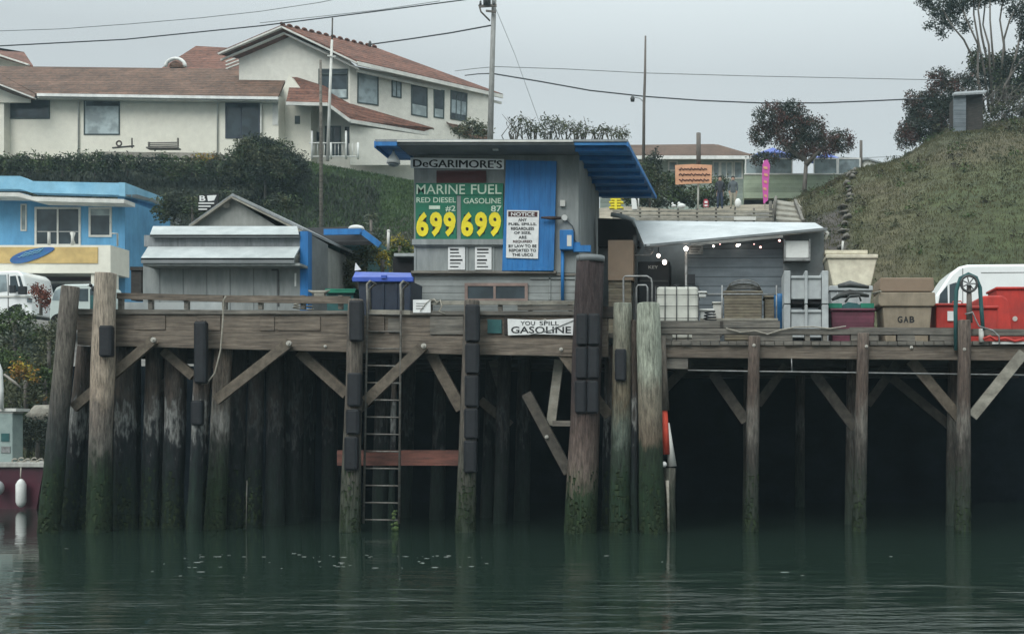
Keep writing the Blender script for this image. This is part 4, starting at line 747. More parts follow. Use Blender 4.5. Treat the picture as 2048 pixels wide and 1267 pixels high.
for lab, pts in (('curved metal handrail loop behind the broad green pile', ((1247,640),(1247,610),(1247,556),(1250,552),(1294,552),(1302,557),(1304,566),(1304,640))),('lower thin handrail loop left of the white caged tank', ((1273,640),(1273,575),(1276,570),(1292,570),(1295,575),(1295,640)))):
    b = MB(); b.tube([P(x,y,Yf+.9+(.4 if 'lower' in lab else 0)) for x,y in pts], .02, 8); tag(b.build('handrail', M['steel']), lab, 'handrail')
t = thing('safety_rail', 'thin steel safety rail between the tank and the blue drum', 'rail', P(1480,650,Yf+1)); b = MB(); b.tube([P(1398,588,Yf+.9),P(1553,588,Yf+.9)], .016, 7); b.build('bar', M['steel'], t); b = MB(); b.pbox(1400,1556,636,640,Yf+.7,.1); b.build('kick_board', M['timber_pale'], t)
for x in (1553,1444): b = MB(); b.tube([P(x,570,Yf+.9),P(x,655,Yf+.9)], .018, 7); b.build('post', M['steel'], t)
bin_('white_crate','low white crate right of the caged tank','crate',1398,1429,617,676,25.6,'white',1,4,.5)
bin_('white_crate','tiny white box hung on the rail end beside the tank','crate',1396,1414,582,594,24.3,'white',0,3,.2)
bin_('white_crate','small white carton left of the brown slatted basket','crate',1424,1446,603,672,26.2,'trim',0,3,.4)
bin_('slat_basket','tall brown slatted basket in front of the hut','basket',1446,1526,581,680,25.6,'mesh_crate',1,5,.9)
bin_('slat_basket','narrow grey slatted basket between the brown one and the blue drum','basket',1527,1551,590,680,25.8,'mesh_crate',1,5,.7)
def netmound(name, label, c, r, Y, m):
    t = MB(); p = P(c[0], c[1], Y); s = Y/F
    for k in range(26):
        a = R.uniform(0,6.28); q = R.uniform(.3,1); pts = []
        for j in range(9): u = -1+2*j/8; hgt = max(0,1-u*u)**.5; pts.append(p+Vector((u*r[0]*s, math.cos(a)*q*.35*hgt+.2, hgt*r[1]*s*(.35+.65*math.sin(a*.5)**2*q))))
        t.tube(pts, .009, 4)
    tag(t.build(name, m), label, 'net')
netmound('fishing_net','grey fishing net heaped on top of the brown slatted basket',(1488,582),(38,26),25.9,M['steel'])
b = MB(); b.tube([P(1560,588,Yf+1.5),P(1560,592,Yf+1.5),P(1560,614,Yf+1.5),P(1560,616,Yf+1.5),P(1560,680,Yf+1.5)], [.12,.14,.14,.125,.14], 16); t = tag(b.build('blue_drum', M['drumblue']), 'blue plastic drum left of the stacked white bins', 'drum')
# pallet bins
def palletbin(label, y0, y1, Y=24.2, x0=1568, x1=1657):
    t = thing('pallet_bin', label, 'bin', Vector((PX((x0+x1)/2,Y),Y+.5,PZ(y1,Y))), 'stacked grey white pallet bins')
    b = MB(); b.pbox(x0+14,x1-14,y0+6,y1-9,Y+.04,1); b.pbox(x0+14,x1-14,y0+2,y0+8,Y+.0,1.05); b.build('body', M['bin_white'], t, bevel=.02)
    for x in (x0,(x0+x1)/2-3,x1-13): b = MB(); b.pbox(x,x+(13 if x!=(x0+x1)/2-3 else 6),y0-8,y1,Y-.03,1.1); b.build('leg', M['bin_white'], t, bevel=.015)
    b = MB(); b.pbox(x0+15,(x0+x1)/2-5,y1-8,y1,Y+.1,.9); b.pbox((x0+x1)/2+5,x1-15,y1-8,y1,Y+.1,.9); b.build('fork_slot_shade', M['darkgap'], t)  # dark blocks fill the fork openings; their colour stands for the shade inside
palletbin('upper grey white pallet bin of the pair in front of the hut', 549, 607); palletbin('lower white pallet bin under the other, speckled with stains', 617, 684)
cb = bin_('cream_bin','large cream pallet bin with a rough patterned front, raised above the maroon tote','bin',1652,1756,508,571,26.4,'bin_cream',12,8,1.1)
b = MB(); b.pbox(1650,1735,500,507,27.0,.8); b.build('lid', M['bin_cream'], cb)
bin_('grey_tote','worn pale tote on a pile of gear above the maroon tote','tote',1658,1746,571,612,26.0,'bin_white',4,10,1,ribs=4)
b = MB(); b.tube([P(x,y,25.2) for x,y in ((1664,600),(1680,590),(1700,586),(1722,588),(1738,592))], [.03,.06,.09,.05,.03], 8, wob=.25); b.tube([P(1690,604,25.1),P(1700,591,25.1),P(1718,590,25.1),P(1722,602,25.1)], .025, 6); b.tube([P(1676,572,25.1),P(1700,568,25.1),P(1738,574,25.1)], [.04,.07,.04], 7, wob=.3); tag(b.build('gear_heap', M['steel_dark']), 'heap of dark tackle on the pale tote', 'tackle')
mt_ = bin_('maroon_tote','ribbed maroon tote with green corners next to the white pallet bins','tote',1660,1752,616,683,24.5,'bin_maroon',3,5,1)
for x0_,x1_,lab in ((1658,1684,'left green lid scrap on the maroon tote'),(1722,1748,'right green lid scrap on the maroon tote')): b = MB(); b.pbox(x0_,x1_,606,615.5,24.6,.5); b.build('corner_lid', M['bin_green'], mt_)
b = MB(); b.ppoly([(1684,616),(1684,610),(1696,604),(1714,606),(1722,611),(1722,616)], 24.7, .5); tag(b.build('dark_cover', M['teal']), 'dark folded cover on the middle of the maroon tote', 'cover')
def tan(label, px, ys, m, mark=None, Y=24.3):
    x0, x1 = px; y0, y1, y2 = ys; t = thing('tan_bin', label, 'bin', Vector((PX((x0+x1)/2,Y),Y+.55,PZ(y2,Y))), 'tan pallet bins')
    b = MB(); b.ppoly([(x0+8,y1+.5),(x1-8,y1+.5),(x1-14,y2),(x0+14,y2)], Y+.05, 1.05); b.build('body', M[m], t, bevel=.03)
    b = MB(); b.ppoly([(x0+2,y0),(x1-2,y0),(x1,y1-5),(x1-4,y1),(x0+4,y1),(x0,y1-5)], Y, 1.15); b.build('collar', M[m], t, bevel=.02)
    if mark:
        b = MB(); x = 1794
        pl_ = front(Y+.05); text('G', pl_, 1795,1805,632,645, M['ink'], t, .03); text('A', pl_, 1807,1817,632,645, M['ink'], t, .03); text('B', pl_, 1819,1829,632,645, M['ink'], t, .03)
tan('upper tan bin set inside the lettered one right of the maroon tote', (1759,1869), (555,583,588), 'bin_tan2'); tan('lower tan bin marked GAB right of the maroon tote', (1757,1872), (584,612,684), 'bin_tan', 'GAB')
b = MB(); b.tube([P(1746,586,24.6),P(1762,582,24.2)], .02, 6); tag(b.build('stick', M['timber_pale']), 'pale stick poking out left of the upper tan bin', 'stick')
bin_('red_bin','red bin with a white sticker directly right of the tan bins','bin',1870,1936,606,684,24.6,'bin_red',1,5,1)
b = MB(); b.pbox(1895,1909,622,641,24.59,.01); tag(b.build('sticker', M['paper']), 'white square sticker on the red bin beside the hoist', 'sticker')
bin_('red_bin','small red bin standing under the round hoist wheel','bin',1938,1998,611,684,24.5,'bin_red',2,6,1)
t = thing('red_tub', 'rounded red tub between the small red bin and the tallest one', 'tub', Vector((PX(1992,25.6),26,rz))); b = MB(); b.ppoly([(1960,596),(1966,591),(2004,590),(2016,598),(2021,620),(2026,684),(1958,684)], 25.6, 1); b.build('body', M['bin_red'], t, bevel=.04)
t = bin_('red_bin','tallest red bin at the right edge with a round drain plug','bin',1992,2120,573,684,26.2,'bin_red',2,5,1); b = MB(); b.tube([P(2030,637,26.2),P(2030,637,26.26)], .06, 12); b.build('plug', M['trim'], t)
b = MB(); b.tube([P(1905,606,24.4),P(1906,603,24.4),P(1922,602,24.4),P(1924,607,24.4)], .015, 6); tag(b.build('handle_bar', M['bin_red']), 'small red carry bar on the lid of the stickered bin', 'handle')
b = MB(); c = P(190,577,Yf+.3); b.ball(c, (.09,.06,.06), 8, 6, wob=.08); b.ball(c+Vector((-.09,0,.07)), .04, 7, 5); b.prism([c+Vector((-.125,0,.075)),c+Vector((-.17,0,.06)),c+Vector((-.125,0,.055))], (0,.015,0)); b.prism([c+Vector((.06,-.02,.0)),c+Vector((.17,-.02,-.09)),c+Vector((.13,-.02,-.1)),c+Vector((.04,-.02,-.05))], (0,.04,0)); b.tube([c+Vector((0,0,-.05)),c+Vector((0,0,-.2))], .01, 4)
tag(b.build('crow', M['ink']), 'black crow perched just left of the tan pile top', 'bird')
b = MB(); b.ppoly([(180,590),(200,590),(200,628),(180,628)], Yf+.25, .2); tag(b.build('short_post', M['teal']), 'short dark teal post under the crow', 'post')
# ropes and hoses lying about the deck edge
def coil(label, px, py, Y, r, m='rope'):
    b = MB(); c = P(px, py, Y); pts = []
    for k in range(46): a = k*.42; q = r*(1-.006*k)*(1+.1*math.sin(k*1.7)); pts.append(c + Vector((q*math.cos(a), q*math.sin(a)*.8, .012*k*.35)))
    b.tube(pts, .018, 5); tag(b.build('rope_coil', M[m]), label, 'rope')
coil('coil of pale rope on the left wharf cap board beside the blue post', 606, 618, Yf+.35, .2); coil('coil of dark hose on the bull rail in front of the white crates', 1420, 640, Yf+.16, .13, 'rubber')
b = MB(); b.tube([P(x,y,Yf-.04) for x,y in ((1452,656),(1480,664),(1510,661),(1535,668),(1560,660),(1590,654),(1625,653),(1660,657),(1692,652))], .014, 6); tag(b.build('mooring_line', M['rope']), 'slack pale line draped along the bull rail below the white pallet bins', 'rope')
b = MB(); b.tube([P(x,y,Yf-.05) for x,y in ((862,603),(868,598),(874,606),(880,600),(884,612),(878,622),(890,628))], .02, 6, wob=.2); tag(b.build('frayed_line', M['rope']), 'frayed pale line bunched on the rail right of the small notice', 'rope')
# hoist
Yo = Yf-.1
t = thing('hoist', 'arched steel hoist with a spoked wheel on the wharf edge', 'hoist', P(1935,690,Yo))
b = MB(); b.tube([P(x,y,Yo) for x,y in ((1912,700),(1911,620),(1913,580),(1921,556),(1937,548),(1952,555),(1960,575),(1963,620),(1966,660))], .045, 10); b.build('arch', M['teal'], t)
b = MB(); n = 20; b.tube([P(1938+16*math.cos(2*math.pi*k/n), 567+16*math.sin(2*math.pi*k/n), Yo-.06) for k in range(n)], .028, 8, closed=True); o = b.build('wheel', M['steel_dark'], t)
for k in range(7): a = 2*math.pi*k/7; b = MB(); b.tube([P(1938+3*math.cos(a),567+3*math.sin(a),Yo-.06), P(1938+15*math.cos(a),567+15*math.sin(a),Yo-.06)], .012, 6); b.build('spoke', M['steel_dark'], o)
b = MB(); b.tube([P(1938,567,Yo-.14),P(1938,567,Yo)], .04, 10); b.build('hub', M['steel'], o)
b = MB(); b.tube([P(1938,570,Yo),P(1939,645,Yo)], [.05,.07], 10); b.build('mast', M['polewood'], t)
b = MB(); b.tube([P(x,y,Yo-.12) for x,y in ((1930,628),(1945,624),(1952,640),(1958,652),(1985,660),(1998,672),(1999,690))], .016, 7); b.build('hose', M['steel'], t)
t = thing('edge_cleat', 'short white cleat on the wharf edge right of the hoist', 'post', P(1963,684,Yf-.05)); b = MB(); b.tube([P(1962,657,Yf-.1),P(1963,684,Yf-.1)], [.05,.06], 10); b.build('post', M['trim'], t)  # plain white cleat, no lamp in it
b = MB(); b.pbox(1985,2200,683.5,687.5,Yf-.12,.1); tag(b.build('edge_strip', M['white']), 'bright white strip along the right end of the wharf edge', 'strip')
t = thing('red_hose', 'loose red and white hose lying by the wharf edge at the far right', 'hose', P(2000,682,Yf+.3)); b = MB(); b.tube([P(x,y,Yf-.14) for x,y in ((1966,678),(1980,672),(1992,680),(2010,676),(2030,682),(2048,678))], .03, 7); b.build('hose', M['bin_red'], t)
# van
Yv = 36
t = thing('white_van', 'white high roof van parked behind the red bins', 'van', Vector((PX(2040,Yv),Yv+1,4.75)))
b = MB(); b.ppoly([(1862,676),(1864,622),(1872,590),(1884,572),(1902,546),(1918,533),(1936,528.5),(2230,526),(2238,530),(2240,676)], Yv, 2.0); b.build('body', M['carwhite'], t, bevel=.08)
b = MB(); b.ppoly([(1877,606),(1880,588),(1895,570),(1913,564),(1916,606)], Yv-.01, .02); b.build('side_window', M['glass'], t); b = MB(); b.ppoly([(1895,570),(1899,569),(1899,606),(1896,606)], Yv-.018, .02); b.build('window_bar', M['carwhite'], t)
b = MB(); b.pbox(1925,1926.2,536,672,Yv-.012,.012); b.build('door_seam', M['steel_dark'], t); b = MB(); b.pbox(1930,1938,612,615,Yv-.03,.03); b.build('door_handle', M['rubber'], t)
b = MB(); b.tube([P(1962,545,Yv-.005),P(2220,543,Yv-.005)], .012, 5); b.build('seam', M['steel'], t)
for x in (1905,2180):
    b = MB(); b.tube([P(x,676,Yv-.02),P(x,676,Yv+.22)], .35, 20); w = b.build('wheel', M['tyre'], t); b = MB(); b.tube([P(x,676,Yv-.03),P(x,676,Yv+.1)], .2, 14); b.build('rim', M['steel'], w)
# ================================================================ LEFT BANK, DOCK, VEHICLES
def vehicle(name, label, cat, prof, Y, d, zb, m, wins, wheels, r):
    t = thing(name, label, cat, Vector((PX(sum(p[0] for p in prof)/len(prof),Y),Y+d/2,zb))); b = MB(); b.ppoly(prof, Y, d); b.build('body', M[m], t, bevel=.06)
    for w in wins: b = MB(); b.ppoly(w, Y-.015, .03); b.build('window', M['glass'] if len(w)==4 else M['glass_lit'], t)
    for x, y in wheels: b = MB(); b.tube([P(x,y,Y-.03),P(x,y,Y+.22)], r, 18); w = b.build('wheel', M['tyre'], t); b = MB(); b.tube([P(x,y,Y-.04),P(x,y,Y+.1)], r*.55, 12); b.build('rim', M['steel'], w)
    return t
t = vehicle('white_truck','white truck with a dark door mirror parked in front of the blue shop','truck',[(-110,632),(-110,548),(-6,542),(36,541),(46,550),(53,580),(60,592),(63,600),(64,630)],45.5,1.9,6.6,'carwhite',
    [[(-30,550),(12,549),(14,582),(-30,588),(-32,570)],[(20,552),(31,551),(39,582),(20,586)],[(35,551),(40,552),(49,582),(43,583)]],[(38,628),(-70,628)],.42)
b = MB(); b.pbox(15.5,16.4,548,628,45.48,.03); b.build('door_seam', M['steel_dark'], t); b = MB(); b.pbox(54,63,596,604,45.46,.05); b.build('headlight', M['glass_lit'], t)
b = MB(); b.pbox(18,28,570,585,45.2,.12); b.pbox(36,50,572,588,45.1,.15); b.build('mirror', M['rubber'], t); b = MB(); b.pbox(-110,66,591,594,45.45,.04); b.build('trim_board', M['trim'], t)
t = vehicle('pale_van','pale greenish van seen between the two left wharf piles','van',[(98,650),(99,612),(104,588),(112,574),(128,568),(186,567),(193,580),(198,600),(199,650)],41.5,1.9,5.7,'carpale',
    [[(104,600),(109,582),(120,577),(128,578),(127,600)],[(158,577),(176,577),(176,602),(158,602)],[(180,577),(188,579),(192,602),(180,602)]],[(122,645),(184,645)],.36)
t = thing('blue_shop', 'two storey bright blue shop with a cream balcony and a flat roof', 'shop', Vector((PX(100,49),50,6.7))); Yb_ = 49
b = MB(); b.ppoly([(-300,382),(45,386),(62,394),(250,399),(250,680),(-300,680)], Yb_, 4); b.build('wall', M['skyblue'], t)
pw = wallplane(250,Yb_,326,54.5)
b = MB(); b.plate(pw, [(250,366),(326,396),(326,620),(250,680)], 0, .3); b.build('side_wall', M['skyblue'], t)
b = MB(); b.ppoly([(-300,350),(40,352),(64,362),(252,366),(252,390),(62,385),(40,378),(-300,376)], Yb_-.5, .5); b.build('parapet', M['skyroof'], t)
b = MB(); b.plate(pw, [(250,365),(328,395),(328,412),(250,392)], .25, .25); b.build('parapet', M['skyroof'], t)
b = MB(); b.ppoly([(-300,382),(38,385),(66,393),(248,398),(248,406),(72,402),(36,393),(-300,390)], Yb_-1.1, .9); b.build('eave', M['trim'], t)
b = MB(); b.plate(pw, [(254,389),(275,389),(320,402),(328,412),(300,402),(254,392)], .3, .06); b.build('vent', M['fascia'], t)
pb = front(Yb_)
window(pb, rect(70,162,414,492), t, 'glass', 'trim', .09, (.5,)); window(pb, rect(178,224,414,474), t, 'glass', 'trim', .09, (), pane=(.75,1,'curtain')); window(pb, rect(42,54,408,462), t, 'glass_lit', 'trim', .05)
window(pw, [(259,417),(284,418),(283,471),(259,470)], t, 'glass', 'trim', .12)
b = MB(); b.pbox(-300,221,490,546,Yb_-1.5,1.5); b.build('balcony', M['cream'], t)
M['mustard'] = mat('mustard', (.56,.40,.16), (.47,.33,.13), sc=2, bump=.05); M['boardblue'] = mat('boardblue', (.04,.10,.30), (.03,.16,.30), sc=3, bump=.05)
b = MB(); b.pbox(-300,195,494,526,Yb_-1.54,.035); o = b.build('sign_panel', M['mustard'], t)
b = MB(); n = 22; pts = []
for k in range(n): a = 2*math.pi*k/n; u, v = 46*math.cos(a), 11*math.sin(a)*(1-.25*math.cos(a)); pts.append((64+u*.965-v*.26*-1, 509-u*.28+v*.96))
b.ppoly(pts, Yb_-1.58, .035); b.build('surfboard_emblem', M['boardblue'], o); b = MB()
for k in range(3): b.tube([P(36+k*6+j*3.2, 514-k*3.6-j*.75+1.5*math.sin(j*2.3+k), Yb_-1.6) for j in range(15-k)], .016, 4)
b.build('script', M['skyroof'], o)
for x in (98,145): b = MB(); b.tube([P(x,464,Yb_-1.4),P(x,490,Yb_-1.4)], .06, 8); b.build('post', M['trim'], t)
b = MB(); b.tube([P(75,463,Yb_-1.45),P(162,463,Yb_-1.45)], .012, 5); b.tube([P(222,467,Yb_-1.45),P(235,467,Yb_-1.0),P(235,492,Yb_-1.0)], .04, 6); b.build('railing', M['trim'], t)
b = MB(); b.tube([P(142,488,Yb_-.9),P(150,465,Yb_-.9)], .03, 5); b.tube([P(150,488,Yb_-.9),P(141,465,Yb_-.9)], .03, 5); b.build('folding_chair', M['trim'], t)
b = MB(); b.pbox(182,222,546,680,Yb_-1.4,.6); b.build('column', M['cream'], t); b = MB(); b.pbox(-300,182,546,680,Yb_-.3,.2); b.build('shopfront', M['glass'], t)
b = MB(); b.pbox(82,182,562,567,Yb_-.4,.08); b.pbox(80,84,546,600,Yb_-.4,.08); b.pbox(50,53,546,600,Yb_-.4,.08); b.build('mullion', M['trim'], t); b = MB(); b.pbox(84,182,548,560,Yb_-.37,.05); b.build('sign_band', M['maroon'], t)
t = thing('white_balcony', 'small white balcony and windows at the right end of the blue shop', 'balcony', P(315,470,53)); b = MB(); b.pbox(296,332,443,472,53,.8); b.build('parapet', M['trim'], t); b = MB(); b.pbox(296,340,436,442,53,.9); b.build('ledge', M['white'], t)
window(front(52.95), rect(296,324,424,441), t, 'glass', 'trim', .08, (.5,)); b = MB(); b.prism([P(322,424,53),P(346,432,53),P(344,438,53),P(322,436,53)], (0,.8,0)); b.build('awning', M['roofgrey'], t)
b = MB(); b.pbox(262,282,535,600,30,.3); b.pbox(260,284,533,540,29.95,.4); tag(b.build('timber_post', M['timber_dark']), 'short dark timber post left of the grey shed', 'post')
# floating dock with a burgundy hull
Ydk = 29.6
t = thing('moored_boat', 'burgundy hulled boat edge with a pale deck at the left border', 'boat', Vector((PX(20,Ydk),Ydk+.8,0)))
b = MB(); b.ppoly([(-260,936),(88,934),(80,975),(72,1022),(-260,1022)], Ydk, 1.6); b.build('hull', M['hull'], t); b = MB(); b.pbox(-260,91,924,934,Ydk-.1,1.8); b.build('deck', M['dockboard'], t, bevel=.02)
b = MB()
for k in range(5): b.tube([P(30+k*13+6*math.cos(a), 921-k%2*2+4*math.sin(a), Ydk+.1) for a in [j*.7 for j in range(9)]], .022, 5)
tag(b.build('mooring_rope', M['rope']), 'pale mooring rope coiled on the burgundy boat edge', 'rope')
t = thing('boat_fender', 'long white cylindrical fender hanging against the burgundy hull', 'fender', P(42,1012,Ydk-.2)); b = MB(); b.tube([P(42,y,Ydk-.2) for y in (957,961,968,1003,1010,1014)], [.03,.08,.125,.125,.09,.03], 14); b.build('body', M['white'], t); b = MB(); b.tube([P(42,934,Ydk-.12),P(41,950,Ydk-.2),P(42,958,Ydk-.2)], .015, 6); b.build('line', M['rope'], t)
b = MB(); b.ball(P(-5,975,Ydk-.25), (.16,.16,.2)); tag(b.build('boat_fender', M['bin_white']), 'round grey fender cut off by the left edge of the photo', 'fender')
t = thing('power_pedestal', 'pale green dock pedestal with a flat cap on the boat landing', 'pedestal', P(12,922,Ydk+.3)); b = MB(); b.pbox(-12,25,826,924,Ydk+.2,.45); b.build('cabinet', M['pedestal'], t, bevel=.02); b = MB(); b.pbox(-16,32,816,822,Ydk+.15,.6); b.pbox(-12,26,822,826,Ydk+.2,.45); b.build('cap', M['trim'], t)
b = MB(); b.pbox(2,18,866,882,Ydk+.18,.03); b.build('socket', M['teal'], t); b = MB(); b.pbox(2,20,892,905,Ydk+.18,.03); b.build('hatch', M['steel'], t)
b = MB(); b.tube([P(x,y,Ydk+.1) for x,y in ((-18,715),(-6,722),(1,740),(3,780),(3,818))], .05, 9); tag(b.build('curved_pipe', M['white']), 'white curved pipe rising above the dock pedestal', 'pipe')
b = MB(); b.ball(P(66,1036,27.5), (.06,.09,.05), 8, 6); b.ball(P(63,1033.5,27.5), (.03,.03,.03), 6, 5); b.prism([P(68,1037,27.5),P(74,1034,27.5),P(69,1035,27.5)], (0,.03,0)); tag(b.build('gull', M['white']), 'small white gull floating beside the burgundy boat', 'gull')
# ================================================================ HOUSES ON THE LEFT BLUFF
Yw = 68
t = thing('low_house', 'long single storey cream house with a brown tile roof on the bluff', 'house', Vector((PX(270,Yw),Yw+4,18.5)))
b = MB(); b.pbox(8,557,190,345,Yw,8); b.build('wall', M['cream'], t)
b = MB(); b.pbox(-400,8,180,345,Yw-.6,8); b.build('side_wing', M['cream'], t)
b = MB(); b.ppoly([(557,196),(570,168),(578,150),(622,200),(622,345),(557,345)], Yw+1.0, 7); b.build('gable_wall', M['cream'], t)
def roofslab(name, pts, m, par, th=.16): b = MB(); b.prism([P(*p) for p in pts], (0,0,-th)); return b.build(name, M[m], par)
rt = roofslab('roof', [(72,186,Yw-.8),(557,194,Yw-.8),(580,139,Yw+4),(-20,131,Yw+4),(-400,128,Yw+4),(-400,150,Yw-1.4),(0,163,Yw-1.4)], 'tile_brown', t) if False else None
roofslab('roof', [(72,187,Yw-.8),(556,194,Yw-.8),(579,139,Yw+4),(-30,132,Yw+4)], 'tile_brown', t)
roofslab('roof', [(72,187,Yw-.8),(-30,132,Yw+4),(-420,132,Yw+4),(-420,60,Yw+.5),(0,162,Yw-1.5)], 'tile', t) if False else roofslab('roof', [(70,196,Yw-1.5),(70,188,Yw-.8),(-30,131.5,Yw+3.9),(-200,120,Yw+3.9),(-120,118,Yw-1.5)], 'tile_brown', t)
b = MB(); b.beam(P(-120,122,Yw-1.55), P(70,197,Yw-1.55), .08, .26, up=(0,1,0)); b.build('barge_board', M['trim'], t)
b = MB(); b.ppoly([(-200,128),(-110,128),(60,198),(60,205),(-200,205)], Yw-.7, .1); b.build('gable_wall', M['cream'], t)
b = MB(); b.beam(P(75,190,Yw-.88), P(557,197,Yw-.88), .14, .17); b.build('gutter', M['white'], t); b = MB(); b.prism([P(75,194,Yw-.8),P(557,201,Yw-.8),P(557,205,Yw-.05),P(75,198,Yw-.05)], (0,0,-.06)); b.build('soffit', M['trim'], t)
for x in (157,435): b = MB(); b.tube([P(x,194,Yw-.8),P(x,200,Yw-.3),P(x,206,Yw-.08),P(x,330,Yw-.08)], .05, 7); b.build('downspout', M['trim'], t)
pf = front(Yw)
window(pf, rect(14,100,196,238), t, 'glass', 'frame', .09); window(pf, rect(168,240,200,270), t, 'curtain', 'frame', .07, (), pane=None); b = MB(); b.pbox(172,238,203,212,Yw-.06,.02); b.build('transom', M['glass'], t)
window(pf, rect(451,520,206,277), t, 'glass', 'navy', .09, (.45,)); window(front(Yw+1), [(527,206),(543,207),(543,262),(527,262)], t, 'glass_lit', 'trim', .09, (.5,)); window(front(Yw+1), rect(590,600,232,248), t, 'glass', 'frame', .08)
b = MB(); b.pbox(520,523,205,270,Yw-.2,.15); b.pbox(545,556,205,250,Yw-.03,.1); b.build('trim_board', M['trim'], t)
t = thing('far_house', 'red tile roof end of a house at the far left behind the low house', 'house', Vector((PX(0,78),80,19))); b = MB(); b.ppoly([(-250,112),(0,112),(55,130),(55,260),(-250,260)], 78, 6); b.build('wall', M['stucco'], t)
roofslab('roof', [(-260,112,77),(0,112,77),(66,131,77),(48,104,81),(0,96,81),(-260,90,81)], 'tile', t); b = MB(); b.beam(P(-260,110,76.9), P(0,111,76.9), .1,.22); b.beam(P(0,111,76.9), P(58,130,76.9), .1,.22,up=(0,1,0)); b.build('fascia', M['trim'], t)
# two storey house
t = thing('tall_house', 'two storey cream house with a red tile gable roof on the bluff', 'house', Vector((PX(740,72),75,18.6)))
A0, A1 = (700,70.0), (985,75.8); ps = wallplane(A0[0],A0[1],A1[0],A1[1]); p0 = ps.at(700,300); p1 = ps.at(985,300); zb_, zt_ = 18.3, 25.15
b = MB(); f0 = [P(478,105,70),P(566,66,70),P(700,122,70)]; b.prism([Vector((P(478,105,70).x,70,zb_)),*f0,Vector((P(700,105,70).x,70,zb_))], (0,9,0)); b.build('gable_wall', M['stucco'], t)
b = MB(); nvec = -ps.n; b.prism([Vector((p0.x,p0.y,zb_)),Vector((p1.x,p1.y,zb_)),Vector((p1.x,p1.y,zt_)),Vector((p0.x,p0.y,zt_))], nvec*6); b.build('side_wall', M['stucco'], t)
E0, E1, R0 = P(715,121,69.2), P(1006,188,76.3), P(565,49,69.2); dd = (E1-E0); R1 = R0 + Vector((dd.x,dd.y,0))*.58; L0 = P(438,103,69.2); L1 = L0 + Vector((dd.x,dd.y,0))*.58
b = MB(); b.prism([R0,E0,E1,R1], (0,0,-.2)); b.build('roof', M['tile'], t); b = MB(); b.prism([R0,L0,L1,R1], (0,0,-.2)); b.build('roof', M['tile'], t)
dn = Vector((0,-.06,-.2)); off = Vector((-.0,-.1,0))
for p, q in ((R0,L0),(R0,E0)): b = MB(); b.beam(p+dn, q+dn, .1, .22, up=(0,1,0)); b.beam(p+dn+Vector((0,.35,-.26)), q+dn+Vector((0,.35,-.26)), .1, .16, up=(0,1,0)); b.build('barge_board', M['trim'], t)
b = MB(); b.beam(E0+dn, E1+dn, .12, .24); b.beam(E0+dn+Vector((-.2,.5,-.3)), E1+dn+Vector((-.2,.5,-.3)), .1, .16); b.build('gutter', M['trim'], t)
b = MB()
for k in range(14): q = R0.lerp(R1, k/13); b.ball(q+Vector((0,0,.02)), (.16,.28,.1), 8, 5)
b.build('ridge_cap', M['tile'], t)
b = MB(); b.ball(P(740,88,72.4), (.1,.1,.22)); b.build('roof_vent', M['steel_dark'], t)
window(front(70), rect(637,696,138,198), t, 'glass', 'frame', .08, (), pane=(0,.3,'curtain')); b = MB(); b.pbox(640,693,146,149,69.9,.06); b.build('transom', M['frame'], t)
for q, gl, mu, pn_ in (([(715,142),(757,150),(757,212),(714,206)],'glass_lit',(),None),([(783,157),(803,160),(803,197),(783,194)],'glass_lit',(.5,),None),([(822,167),(855,174),(855,236),(822,230)],'glass',(),(0,.35,'curtain')),([(867,177),(889,181),(888,238),(867,235)],'glass',(),(0,.3,'curtain')),([(901,180),(935,187),(933,244),(900,238)],'glass',(.33,.66),(.2,.7,'glass_lit'))): window(ps, q, t, gl, 'frame', .08, mu, pane=pn_)
# lower roof skirt
b = MB(); b.prism([P(572,205,67.6),P(655,207,67.6),P(662,180,70),P(650,172,70),P(584,146,70.4)], (0,0,-.16)); b.build('lower_roof', M['tile'], t)
b = MB(); b.prism([P(655,207,67.6),P(700,240,68.4),P(868,268,73.6),ps.at(868,256),ps.at(705,208),P(662,186,70)], (0,0,-.14)); b.build('lower_roof', M['tile'], t)
b = MB(); b.beam(P(572,207,67.55), P(655,209,67.55), .1, .2); b.beam(P(655,209,67.55), P(700,242,68.3), .1, .2); b.beam(P(700,242,68.3), P(868,270,73.5), .1, .22); b.build('gutter', M['trim'], t)
b = MB(); b.plate(ps, [(700,250),(860,272),(860,330),(700,330)], 1.2, .1); b.build('porch_panel', M['stucco'], t)  # plain stucco panel set off the side wall below the lower roof
b = MB(); b.prism([P(893,243,73.6),P(932,270,74.4),P(985,280,75.6),ps.at(985,262),ps.at(897,246)], (0,0,-.12)); b.build('lower_roof', M['tile_brown'], t)
window(front(69.95), rect(650,682,252,312), t, 'glass', 'frame', .08, (.5,)); window(front(69.95), rect(690,716,254,312), t, 'glass', 'frame', .08); window(front(69.95), rect(622,645,262,285), t, 'glass', 'trim', .06)
t2 = thing('porch', 'white railed porch with slim posts below the two storey house', 'porch', P(660,318,68.5)); b = MB()
for x in (624,643,662,692,716): b.tube([P(x,262 if x in (624,692) else 285,68.5),P(x,318,68.5)], .07, 6)
b.build('post', M['white'], t2); b = MB(); b.tube([P(618,286,68.5),P(692,286,68.5)], .04, 5); b.tube([P(618,313,68.5),P(716,313,68.5)], .04, 5)
for x in range(628,716,7): b.tube([P(x,287,68.55),P(x,313,68.55)], .018, 4)
b.build('railing', M['white'], t2)
t = thing('rear_roof', 'red hip roof with a white arched vent behind the low house', 'roof', Vector((PX(410,75),77,20)))
